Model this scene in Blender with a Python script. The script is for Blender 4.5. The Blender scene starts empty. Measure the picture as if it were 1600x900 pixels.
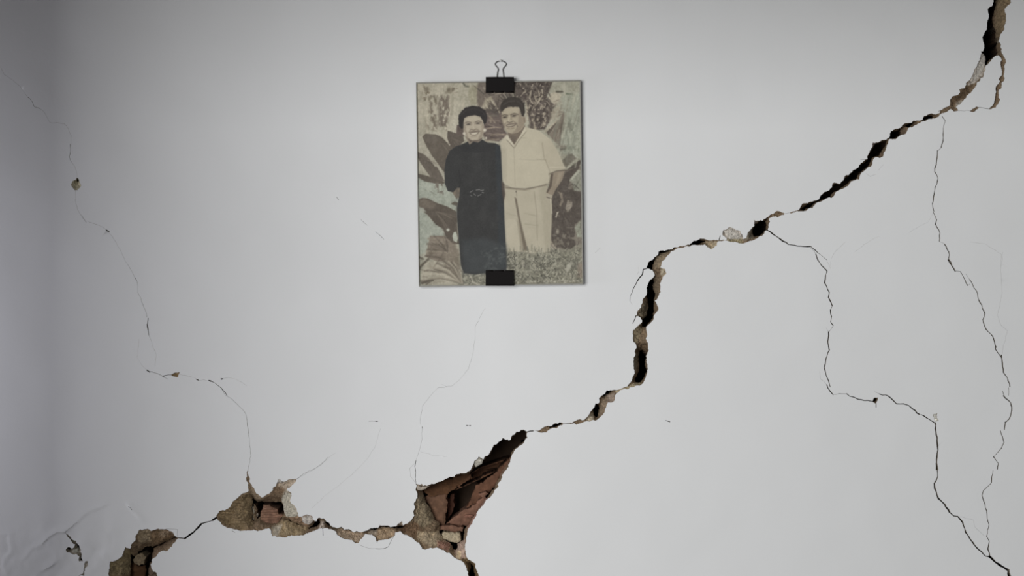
import bpy, bmesh, math, random
import numpy as np
from mathutils import Vector, Matrix
from mathutils.geometry import delaunay_2d_cdt

random.seed(7)
RNG = np.random.default_rng(7)
SC = bpy.context.scene
COL = SC.collection

# ------------------------------------------------------------------ scale
S = 1.25 / 1600.0          # metres per photo pixel on the wall plane
ZC = 1.5                   # height of the picture centre above the floor
CAMD = 2.2                 # camera distance from the wall

def W(px, py, d=0.0):
    """photo pixel on the wall plane -> world, d metres into the wall"""
    return ((px - 800.0) * S, d, ZC + (450.0 - py) * S)

# ------------------------------------------------------------------ camera
cd = bpy.data.cameras.new('camera'); cam = bpy.data.objects.new('camera', cd); COL.objects.link(cam)
cd.sensor_width = 36.0; cd.lens = 36.0 * CAMD / 1.25; cd.clip_start = 0.01
cam.location = (0, -CAMD, ZC); cam.rotation_euler = (math.pi / 2, 0, 0)
SC.camera = cam

# ------------------------------------------------------------------ world and lights
wd = bpy.data.worlds.new('world'); SC.world = wd; wd.use_nodes = True
bg = wd.node_tree.nodes['Background']
bg.inputs[0].default_value = (0.95, 0.96, 1.0, 1); bg.inputs[1].default_value = 0.052

def area(name, loc, target, sx, sy, power, col=(1, 1, 1)):
    l = bpy.data.lights.new(name, 'AREA'); l.shape = 'RECTANGLE'; l.size = sx; l.size_y = sy
    l.energy = power; l.color = col
    o = bpy.data.objects.new(name, l); COL.objects.link(o); o.location = loc
    d = Vector(target) - Vector(loc); o.rotation_euler = d.to_track_quat('-Z', 'Z').to_euler()
    return o
# daylight through the tall window opposite the cracked wall, to the left of the photographer
area('window_and_fill', (-1.30, -3.0, 1.70), (-1.30, 0, 1.70), 1.8, 1.6, 91, (1.0, 0.995, 0.985))
area('window_and_fill', (1.05, -3.0, 1.60), (1.05, 0, 1.60), 0.8, 1.4, 5, (0.96, 0.985, 1.0))  # weak fill added on the right to soften the picture's shadow
# cool fill lamp added behind the blocker to brighten the wall's far left
area('left_fill', (-1.05, -0.27, 1.40), (0, -0.27, 1.40), 0.25, 0.42, 2.2, (0.90, 0.90, 1.0))

vs = SC.view_settings
vs.view_transform = 'Standard'; vs.look = 'None'; vs.gamma = 1.0; vs.use_curve_mapping = False
vs.exposure = 0.0

# ------------------------------------------------------------------ helpers
def lin(c):
    c = np.asarray(c, float) / 255.0
    return np.where(c <= 0.04045, c / 12.92, ((c + 0.055) / 1.055) ** 2.4)

def vnoise(x, y, seed=0):
    xi = np.floor(x).astype(np.int64); yi = np.floor(y).astype(np.int64)
    xf = x - xi; yf = y - yi
    def h(a, b):
        n = (a * 374761393 + b * 668265263 + seed * 1442695041) & 0xffffffff
        n = ((n ^ (n >> 13)) * 1274126177) & 0xffffffff
        return ((n ^ (n >> 16)) & 0xffff) / 65535.0
    u = xf * xf * (3 - 2 * xf); v = yf * yf * (3 - 2 * yf)
    return (h(xi, yi) * (1 - u) + h(xi + 1, yi) * u) * (1 - v) + (h(xi, yi + 1) * (1 - u) + h(xi + 1, yi + 1) * u) * v

def fbm(x, y, seed=0, oct=4):
    s = 0; a = 0.5; t = 0
    for k in range(oct):
        s = s + a * vnoise(x * 2 ** k, y * 2 ** k, seed + k); t += a; a *= 0.5
    return s / t          # 0..1

def seg_dist(P, segs, chunk=4000):
    """distance of points P (n,2) to segments (m,4)"""
    if len(segs) == 0: return np.full(len(P), 1e6)
    A = segs[:, :2]; D = segs[:, 2:] - A; L = (D ** 2).sum(1) + 1e-12
    out = np.empty(len(P))
    for i in range(0, len(P), chunk):
        p = P[i:i + chunk]
        px = p[:, None, 0] - A[None, :, 0]; py = p[:, None, 1] - A[None, :, 1]
        t = np.clip((px * D[:, 0] + py * D[:, 1]) / L, 0, 1)
        out[i:i + chunk] = np.sqrt(((px - t * D[:, 0]) ** 2 + (py - t * D[:, 1]) ** 2).min(1))
    return out

def inside(P, poly):
    poly = np.asarray(poly, float); x = P[:, 0]; y = P[:, 1]
    r = np.zeros(len(P), bool); n = len(poly); j = n - 1
    for i in range(n):
        xi, yi = poly[i]; xj, yj = poly[j]
        c = ((yi > y) != (yj > y))
        if yi != yj:
            r ^= c & (x < (xj - xi) * (y - yi) / (yj - yi) + xi)
        j = i
    return r

def poly_segs(poly):
    p = np.asarray(poly, float); return np.hstack([p, np.roll(p, -1, 0)])

def ccw(poly):
    p = np.asarray(poly, float); q = np.roll(p, -1, 0)
    a = (p[:, 0] * q[:, 1] - q[:, 0] * p[:, 1]).sum()
    return [tuple(v) for v in (p if a > 0 else p[::-1])]

def rough(poly, step=1.6, amp=0.16, seed=0):
    """fractal jitter along a closed outline so that it breaks like plaster"""
    rr = random.Random(seed); out = []
    def rec(a, b):
        L = math.hypot(b[0] - a[0], b[1] - a[1])
        if L < step: return [a]
        o = rr.gauss(0, amp) * min(L, 14) * 0.7
        m = ((a[0] + b[0]) / 2 - (b[1] - a[1]) / L * o, (a[1] + b[1]) / 2 + (b[0] - a[0]) / L * o)
        return rec(a, m) + rec(m, b)
    n = len(poly)
    for i in range(n): out += rec(tuple(poly[i]), tuple(poly[(i + 1) % n]))
    return out

def crop(x0, y0, sc, pts):
    return [(x0 + a / sc, y0 + b / sc) for a, b in pts]

def link(name, me, mats, parent=None):
    o = bpy.data.objects.new(name, me); COL.objects.link(o)
    for m in (mats if isinstance(mats, (list, tuple)) else [mats]): me.materials.append(m)
    if parent is not None: o.parent = parent
    return o

def tag(o, label, cat, group=None, kind=None):
    o['label'] = label; o['category'] = cat
    if group: o['group'] = group
    if kind: o['kind'] = kind
    return o

# ------------------------------------------------------------------ materials
def mat(name, base, rough_=0.9, noise=0.0, scale=200.0, bump=0.0, bscale=400.0, attr=None, metallic=0.0, spec=0.3, bdist=0.001):
    m = bpy.data.materials.new(name); m.use_nodes = True
    nt = m.node_tree; N = nt.nodes; L = nt.links; b = N['Principled BSDF']
    b.inputs['Roughness'].default_value = rough_; b.inputs['Metallic'].default_value = metallic
    b.inputs['Specular IOR Level'].default_value = spec
    tc = N.new('ShaderNodeTexCoord')
    if attr:
        a = N.new('ShaderNodeAttribute'); a.attribute_name = attr; csock = a.outputs['Color']
    else:
        r = N.new('ShaderNodeRGB'); r.outputs[0].default_value = (*base, 1); csock = r.outputs[0]
    if noise:
        t = N.new('ShaderNodeTexNoise'); t.inputs['Scale'].default_value = scale; t.inputs['Detail'].default_value = 6
        L.new(tc.outputs['Object'], t.inputs['Vector'])
        mr = N.new('ShaderNodeMapRange'); mr.inputs[1].default_value = 0.25; mr.inputs[2].default_value = 0.75
        mr.inputs[3].default_value = 1 - noise; mr.inputs[4].default_value = 1 + noise
        L.new(t.outputs['Fac'], mr.inputs[0])
        mx = N.new('ShaderNodeVectorMath'); mx.operation = 'SCALE'
        L.new(csock, mx.inputs[0]); L.new(mr.outputs[0], mx.inputs['Scale'])
        csock = mx.outputs[0]
    L.new(csock, b.inputs['Base Color'])
    if bump:
        t2 = N.new('ShaderNodeTexNoise'); t2.inputs['Scale'].default_value = bscale; t2.inputs['Detail'].default_value = 5
        L.new(tc.outputs['Object'], t2.inputs['Vector'])
        bp = N.new('ShaderNodeBump'); bp.inputs['Strength'].default_value = bump; bp.inputs['Distance'].default_value = bdist
        L.new(t2.outputs['Fac'], bp.inputs['Height']); L.new(bp.outputs[0], b.inputs['Normal'])
    return m

M_PAINT = mat('white_wall_paint', (0.77, 0.78, 0.783), 0.92, 0.012, 9.0, 0.10, 260, spec=0.15)
M_EDGE = mat('broken_plaster_edge', (0.36, 0.31, 0.24), 0.95, 0.35, 260, 0.5, 700)
M_BED = mat('rough_render', (0, 0, 0), 0.95, 0.42, 420, 1.0, 620, attr='tint', bdist=0.0022)
M_BLOCKER = mat('blocker_brown', (0.20, 0.165, 0.13), 0.9, 0.1, 20)  # dark brown so the added blocker bounces little light
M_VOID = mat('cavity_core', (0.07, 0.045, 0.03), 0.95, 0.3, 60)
M_BRICK = mat('red_clay_brick', (0, 0, 0), 0.9, 0.28, 150, 0.6, 420, attr='tint', bdist=0.001)
M_BLACK = mat('black_enamel', (0.0065, 0.005, 0.005), 0.6, spec=0.12)
M_WIRE = mat('dull_steel_wire', (0.16, 0.16, 0.155), 0.42, metallic=0.85)
M_NAIL = mat('painted_nail', (0.62, 0.62, 0.60), 0.5)
M_BOARD = mat('hardboard', (0.30, 0.285, 0.25), 0.85, 0.12, 300)
M_PRINT = mat('photographic_print', (0, 0, 0), 0.55, attr='print', spec=0.25)
M_TAPE = mat('grey_edge', (0.30, 0.295, 0.265), 0.6, 0.1, 200)
# thin clear glass
M_GLASS = bpy.data.materials.new('picture_glass'); M_GLASS.use_nodes = True
nt = M_GLASS.node_tree; N = nt.nodes; N.clear()
out = N.new('ShaderNodeOutputMaterial'); mx = N.new('ShaderNodeMixShader'); tr = N.new('ShaderNodeBsdfTransparent')
gl = N.new('ShaderNodeBsdfGlossy'); fr = N.new('ShaderNodeFresnel')
tr.inputs[0].default_value = (0.98, 0.98, 0.975, 1); gl.inputs['Roughness'].default_value = 0.02; fr.inputs[0].default_value = 1.22
nt.links.new(fr.outputs[0], mx.inputs[0]); nt.links.new(tr.outputs[0], mx.inputs[1]); nt.links.new(gl.outputs[0], mx.inputs[2])
nt.links.new(mx.outputs[0], out.inputs[0])

# ================================================================== CRACKS (outlines on the wall plane)
A_ = (1440, 0, 5.0); B_ = (1300, 120, 5.625); C_ = (1120, 220, 5.0); D_ = (970, 340, 5.627)
E_ = (940, 460, 5.293); F_ = (800, 560, 6.427); G_ = (620, 660, 3.75); H_ = (420, 720, 5.625)
I_ = (320, 700, 5.625); J_ = (140, 780, 7.2727); K_ = (0, 740, 5.627)
def Q(c, *pts): return crop(c[0], c[1], c[2], pts)

OUT = []      # broken-out openings in the white coat
# top right, wide open, down to where it narrows
OUT.append(Q(A_, (585,-220),(560,0),(555,40),(515,75),(520,150),(510,230),(478,315),(487,345),(482,400),(462,402),(455,470),(410,545),(380,620),(330,690),(290,735),(230,770),(222,815),(150,860),(120,890))
           + Q(B_, (955,295),(920,328),(870,322),(810,345),(795,378),(770,385),(715,385),(670,405),(640,408),(600,450),(540,465),(518,480),(510,520),(440,555),(360,575),(340,640),(315,690),(310,725),(250,765),(150,860),(115,870),(105,900))
           + Q(C_, (1005,275),(990,310),(960,335),(905,330),(900,365),(820,420),(775,465),(700,485),(650,525),(640,540),(590,552),(565,562),(600,560),(640,552),(690,548),(750,525),(790,480),(830,465),(900,445),(930,400),(985,375),(1030,345),(1050,315),(1100,300))
           + Q(B_, (240,900),(250,860),(355,770),(385,705),(450,700),(480,620),(500,555),(550,548),(650,500),(670,450),(710,440),(760,410),(800,390),(850,370),(905,365),(940,350),(960,325),(1020,300))
           + Q(A_, (225,852),(275,868),(290,866),(270,835),(320,790),(350,750),(440,640),(485,580),(500,540),(560,450),(600,432),(625,470),(618,520),(630,560),(612,640),(578,690),(575,770),(540,835),(525,850),(545,853),(580,840),(612,780),(605,700),(625,680),(650,610),(640,590),(650,540),(660,485),(630,420),(620,350),(608,300),(640,240),(658,150),(648,70),(685,35),(695,0),(720,-220)))
OUT.append(Q(A_, (455,838),(430,832),(405,848),(376,866),(395,875),(430,855)))
# lens with the round flake, then the bend and the vertical run
OUT.append(Q(C_, (530,568),(490,550),(465,548),(440,570),(405,590),(385,605),(330,625),(290,620),(295,665),(240,725),(230,760),(205,765),(190,725),(140,690),(95,675),(50,700),(45,730),(80,770),(30,775))
           + Q(D_, (860,200),(800,200),(740,190),(700,183),(640,205),(605,238),(520,250),(460,268),(420,280),(350,288),(300,345),(250,385),(225,440),(245,448),(275,460),(295,490),(290,520),(250,560),(230,610),(225,680),(190,730),(180,785))
           + Q(E_, (300,135),(283,180),(300,180),(335,215),(330,235),(265,290),(258,330),(262,385),(285,415),(290,440),(275,480),(262,560),(265,610),(275,650),(250,710),(215,760),(130,790),(100,790))
           + Q(F_, (950,320),(905,370),(870,450),(840,450),(815,500),(760,580),(735,605),(700,622),(620,635),(570,650),(600,655),(690,652),(760,630),(840,625),(880,595),(930,540),(960,445),(1010,440),(1035,370),(1060,345))
           + Q(E_, (150,795),(210,785),(270,765),(330,745),(365,690),(382,620),(370,560),(387,470),(382,400),(368,370),(370,280),(430,205),(440,165),(470,110),(440,50))
           + Q(D_, (310,725),(338,680),(345,580),(370,520),(402,490),(385,450),(350,440),(370,380),(440,300),(490,272),(530,265),(620,243),(740,235),(765,262),(790,278),(845,245),(850,212),(900,205))
           + Q(C_, (60,778),(100,785),(160,795),(230,795),(300,770),(350,745),(400,695),(405,655),(410,605),(475,598),(525,580)))
OUT.append(Q(F_, (515,657),(480,640),(440,650),(350,680),(290,710),(240,722),(260,735),(300,745),(380,710),(450,700),(500,672)))
# the big brick hole, the thin run to its left and the left hole
OUT.append(Q(G_, (765,55),(740,42),(700,55),(660,105),(620,92),(570,130),(540,185),(510,215),(480,200),(455,225),(440,265),(410,295),(370,300),(300,325),(230,355),(180,370),(130,365),(110,360),(110,395),(120,420),(105,500),(100,550),(75,580))
           + Q(H_, (1180,570),(1170,530),(1130,560),(1120,575),(1030,570),(975,565),(960,590),(880,600),(820,625),(740,625),(660,605),(640,580),(610,590),(560,580),(520,540),(490,510),(440,500),(420,530),(400,525),(380,485),(340,472),(280,490),(262,490),(245,420),(200,310),(160,262),(165,240),(220,200),(248,155),(190,160),(130,185),(90,165),(60,225),(0,290))
           + Q(I_, (520,430),(500,435),(450,400),(435,360),(400,310),(388,290),(380,200),(374,202),(370,240),(382,310),(383,380),(300,425),(230,500),(170,550),(115,575),(105,610),(140,655),(220,705),(330,728),(430,718),(500,725),(540,710),(580,715),(590,775),(700,785),(830,770))
           + Q(H_, (330,635),(400,615),(460,590),(500,590),(570,610),(600,650),(650,680),(750,715),(790,720),(850,640),(890,650),(940,680),(950,720),(1050,690),(1105,660),(1115,625),(1160,620))
           + Q(G_, (60,660),(110,695),(165,745),(180,740),(240,735),(310,765),(350,800),(385,815),(410,855),(415,885),(400,1000),(440,1100),(500,1100),(490,1000),(480,915),(475,870),(460,825),(410,790),(400,740),(405,680),(420,620),(460,555),(510,480),(580,390),(615,310),(660,240),(675,190),(740,125),(765,90)))
# lower left hole, running out of the picture
OUT.append(Q(J_, (1005,440),(960,400),(920,360),(860,340),(760,340),(700,360),(660,335),(600,350),(575,340),(535,400),(520,470),(470,520),(460,560),(410,540),(370,650),(330,680),(240,705),(220,800),(220,873),(240,1100),(300,1300),(620,1300),(740,1100),(770,873),(770,835),(720,820),(695,740),(710,680),(760,650),(800,600),(900,570),(940,520),(1000,450)))
# small chips
OUT.append(Q((0, 80, 3.0), (360,592),(372,612),(380,630),(372,642),(360,652),(345,645),(332,625),(345,606)))
OUT.append(Q((140, 340, 3.214), (407,788),(425,780),(452,775),(446,790),(440,802),(420,797)))
OUT.append(Q((1260, 500, 5.0), (520,640),(527,612),(560,605),(556,630),(545,655)))
OUT.append(Q((1260, 500, 5.0), (990,735),(1022,728),(1035,788),(1010,795)))
OUT.append(Q(K_, (575,520),(600,535),(630,575),(670,590),(700,640),(720,710),(728,770),(700,772),(700,725),(640,710),(580,670),(600,645),(640,655),(662,620),(625,588)))
OUT.append(Q(K_, (728,880),(738,830),(755,770),(772,768),(750,830),(740,900),(690,900),(700,888)))
OUT.append(Q((260, 560, 3.75), (650,712),(662,705),(670,716),(658,724)))
OUT = [rough(p, 1.7, 0.14, 11 + i) for i, p in enumerate(OUT)]

DARK = []     # where the break goes right through into the masonry
DARK.append(Q(A_, (590,-220),(562,0),(557,40),(517,75),(522,150),(512,230),(480,315),(489,345),(485,405),(500,530),(560,450),(602,430),(607,300),(598,200),(592,100),(600,0),(640,-220)))
DARK.append(Q(B_, (908,340),(870,330),(820,348),(805,375),(850,362),(900,358)))
DARK.append(Q(B_, (740,395),(700,398),(660,425),(690,435)))
DARK.append(Q(B_, (630,450),(600,462),(540,475),(522,490),(520,535),(560,538),(620,500)))
DARK.append(Q(B_, (495,555),(440,570),(395,590),(370,640),(340,690),(315,735),(250,775),(160,865),(120,880)) + Q(C_, (1030,265),(1000,300),(975,332),(930,340),(905,368),(825,425),(785,468),(720,492),(670,530),(690,542),(745,520),(790,475),(830,460),(895,440),(925,398),(980,370),(1025,340),(1050,310),(1090,295)) + Q(B_, (235,890),(245,858),(345,770),(380,700),(430,690),(470,620)))
DARK.append(Q(C_, (400,612),(345,628),(305,650),(292,700),(300,740),(340,742),(395,695),(402,655)))
DARK.append(Q(D_, (760,207),(700,195),(645,210),(615,235),(690,232)))
DARK.append(Q(D_, (455,272),(420,285),(352,292),(305,345),(255,390),(232,440),(285,458),(297,400),(305,355),(345,318),(415,298)))
DARK.append(Q(D_, (292,520),(255,560),(233,610),(228,680),(245,740),(250,800),(232,870)) + Q(E_, (345,205),(338,220),(338,262),(372,276),(428,200),(436,150),(437,50)) + Q(D_, (300,640),(298,560)))
DARK.append(Q(E_, (325,470),(312,560),(315,640),(283,700),(288,732),(328,735),(358,690),(376,620),(366,560),(380,480),(350,465)))
DARK.append(Q(F_, (1010,322),(955,328),(915,372),(930,390),(975,360)))
DARK.append(Q(F_, (842,460),(820,505),(822,545),(850,600),(868,590),(876,530),(878,475)))
DARK.append(Q(F_, (500,655),(475,650),(410,668),(360,690),(390,698),(450,688)))
# inside of the big hole
DARK.append(Q(G_, (760,60),(738,50),(705,62),(668,112),(622,102),(578,138),(548,192),(515,226),(486,232),(460,262),(420,305),(370,310),(300,335),(235,365),(190,385),(135,395),(150,420),(165,470),(195,530),(215,575),(250,605),(245,650),(275,690),(310,720),(330,755),(345,760),(352,720),(390,700),(395,640),(412,615),(452,553),(505,475),(570,395),(605,310),(652,240),(668,190),(735,122),(760,90)))
DARK.append(Q(G_, (425,830),(445,850),(455,915),(450,1000),(430,1000),(425,915)))
# left hole
DARK.append(Q(I_, (405,440),(425,470),(450,485),(505,490),(565,488),(655,490),(700,565),(692,590),(640,655),(540,670),(492,645),(470,615),(445,640),(432,600),(445,560),(430,520),(412,500),(415,660),(408,660),(400,560)))
DARK.append(Q(H_, (430,528),(405,540),(385,565),(350,598),(330,605),(350,612),(410,590),(440,560)))
DARK.append(Q(H_, (485,560),(495,545),(520,560),(550,585),(520,582)))
DARK.append(Q(H_, (560,592),(640,598),(740,632),(830,632),(880,612),(960,602),(1040,598),(1120,602),(1190,598),(1120,594),(1040,588),(960,594),(880,604),(820,628),(740,627),(650,600)))
DARK.append(Q(I_, (690,640),(740,655),(800,680),(850,700),(810,692),(740,664)))
# lower left hole
DARK.append(Q(J_, (985,440),(900,470),(830,500),(740,545),(680,572),(620,555),(575,590),(520,620),(465,672),(432,640),(440,720),(430,873),(425,1100),(430,1250),(600,1250),(640,1100),(640,873),(655,740),(690,720),(680,640),(690,582),(760,548),(840,508)))
DARK.append(Q((0, 80, 3.0), (358,594),(362,594),(364,612),(357,610)))
DARK.append(Q((1260, 500, 5.0), (526,640),(532,616),(552,612),(545,635)))
DARK.append(Q(K_, (665,592),(690,625),(695,660),(672,655)))
DARK.append(Q(K_, (585,655),(605,652),(610,672),(590,668)))
DARK.append(Q(K_, (712,715),(724,765),(704,766)))
DARK = [rough(p, 1.7, 0.12, 101 + i) for i, p in enumerate(DARK)]

# tint patches on the broken surface: pale gypsum / buff render / brown clay
PALE = (150, 143, 130); BUFF = (126, 112, 89); BROWN = (96, 79, 58); WHITE = (176, 172, 163); CLAY = (116, 84, 66)
TINT = [
 (Q(A_, (600,-200),(700,-200),(700,20),(660,240),(610,300),(600,100)), (122,107,80), 3),
 (Q(A_, (462,402),(500,530),(485,590),(420,650),(360,670),(410,545)), WHITE, 3),
 (Q(A_, (350,670),(420,650),(320,790),(230,830),(230,770)), BROWN, 3),
 (Q(A_, (270,800),(330,770),(310,820),(270,840)), PALE, 3),
 (Q(B_, (340,570),(400,570),(370,640),(340,640)), (140,130,125), 2),
 (Q(B_, (600,450),(650,410),(660,480),(600,520)), (105,90,72), 2),
 (Q(C_, (40,670),(210,670),(210,770),(60,770)), WHITE, 4),
 (Q(C_, (80,760),(200,760),(200,800),(80,800)), (150,142,112), 2),
 (Q(C_, (225,700),(300,680),(290,760),(220,780)), (128,122,106), 2),
 (Q(C_, (280,610),(330,610),(300,670),(280,680)), WHITE, 2),
 (Q(D_, (730,205),(850,205),(850,250),(790,285),(740,240)), (160,148,122), 2),
 (Q(D_, (300,300),(460,270),(440,310),(370,380),(350,440),(300,450)), (136,122,98), 2),
 (Q(D_, (350,440),(410,440),(405,500),(370,520)), (160,150,128), 2),
 (Q(D_, (300,520),(350,520),(345,700),(300,720)), (112,99,78), 2),
 (Q(D_, (130,860),(180,780),(230,720),(250,800),(230,900)), (108,99,80), 3),
 (Q(E_, (260,280),(330,240),(340,280),(300,410),(260,400)), (118,108,84), 3),
 (Q(E_, (290,400),(385,400),(385,480),(290,480)), (88,72,52), 3),
 (Q(E_, (260,500),(310,490),(300,620),(265,620)), (108,99,80), 3),
 (Q(E_, (270,735),(330,735),(330,750),(270,770),(210,790),(150,790)), (158,148,120), 2),
 (Q(F_, (760,570),(820,540),(820,620),(750,630)), (178,170,150), 2),
 (Q(F_, (950,380),(1040,350),(1010,445),(960,440)), (150,136,122), 2),
 (Q(F_, (890,420),(960,390),(950,470),(890,590),(875,590)), (140,124,102), 2),
 (Q(F_, (1030,310),(1100,300),(1060,350)), (160,150,122), 2),
 (Q(G_, (105,355),(200,365),(170,400),(120,400)), (170,158,142), 2),
 (Q(G_, (440,190),(520,190),(510,240),(450,270)), (158,152,138), 2),
 (Q(G_, (110,430),(170,440),(215,580),(160,620),(105,600)), (128,116,92), 3),
 (Q(G_, (0,600),(110,590),(160,640),(100,680),(20,640)), (110,88,64), 3),
 (Q(G_, (120,640),(250,650),(300,710),(200,730),(120,690)), (152,138,112), 3),
 (Q(G_, (230,690),(310,720),(300,760),(240,730)), (146,110,92), 3),
 (Q(G_, (320,715),(400,690),(400,800),(350,800)), (170,148,132), 3),
 (Q(G_, (350,760),(375,760),(375,800),(350,800)), (196,178,142), 2),
 (Q(G_, (370,800),(480,800),(480,1100),(400,1100)), (112,92,60), 3),
 (Q(G_, (410,620),(520,440),(540,450),(420,640)), (158,120,104), 3),
 (Q(G_, (590,300),(680,180),(690,200),(600,330)), (130,100,80), 2),
 (Q(H_, (560,600),(700,610),(830,640),(790,730),(600,660)), (160,143,120), 4),
 (Q(H_, (940,600),(1110,600),(1090,670),(950,690)), (158,138,110), 4),
 (Q(H_, (860,600),(950,600),(940,660),(880,640)), (176,164,146), 3),
 (Q(H_, (960,560),(1120,560),(1110,592),(960,592)), (186,178,166), 2),
 (Q(H_, (1120,520),(1180,520),(1180,570),(1120,580)), (172,162,146), 2),
 (Q(H_, (270,470),(390,470),(380,560),(280,540)), (182,172,160), 3),
 (Q(H_, (440,540),(480,540),(480,600),(440,600)), (186,176,164), 2),
 (Q(I_, (100,560),(380,380),(405,450),(405,690),(330,730),(140,660)), (134,117,86), 3),
 (Q(I_, (385,300),(440,360),(500,440),(490,480),(420,460),(385,380)), (138,122,98), 3),
 (Q(I_, (500,480),(520,420),(640,320),(720,340),(660,470),(560,490)), (128,108,84), 3),
 (Q(I_, (630,270),(820,255),(790,320),(710,360),(640,340)), (172,160,142), 4),
 (Q(I_, (670,430),(715,360),(800,470),(825,600),(720,620),(695,500)), (172,164,146), 3),
 (Q(I_, (690,600),(960,600),(900,700),(760,650)), (140,116,90), 4),
 (Q(I_, (590,700),(700,650),(830,690),(900,720),(830,770),(590,780)), (148,132,100), 4),
 (Q(I_, (590,700),(660,690),(640,780),(590,780)), (176,170,154), 4),
 (Q(J_, (530,350),(680,340),(690,480),(560,520)), (146,132,106), 5),
 (Q(J_, (690,350),(880,340),(1000,430),(820,500),(690,540)), (120,100,74), 5),
 (Q(J_, (790,350),(900,350),(860,430),(800,440)), (146,128,104), 4),
 (Q(J_, (900,350),(1000,350),(1005,430),(960,410)), (190,186,184), 2),
 (Q(J_, (680,580),(980,450),(800,600),(720,680)), (110,92,70), 4),
 (Q(J_, (220,700),(420,560),(450,640),(430,873),(230,873)), (136,124,92), 5),
 (Q(J_, (640,700),(770,830),(770,1000),(640,1000)), (96,82,64), 4),
 (Q((0, 80, 3.0), (300,570),(410,570),(410,680),(300,680)), (158,154,128), 2),
 (Q((140, 340, 3.214), (400,770),(460,770),(460,810),(400,810)), (128,108,72), 2),
 (Q((1260, 500, 5.0), (940,680),(1080,680),(1080,840),(940,840)), (196,198,190), 2),
 (Q((1260, 500, 5.0), (510,600),(570,600),(570,660),(510,660)), (96,80,56), 2),
 (Q(K_, (560,500),(740,500),(740,780),(560,780)), (134,130,116), 3),
 (Q(K_, (680,760),(790,760),(790,910),(680,910)), (172,170,160), 3),
 (Q((260, 560, 3.75), (640,700),(680,700),(680,730),(640,730)), (176,174,168), 2),
]

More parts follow.
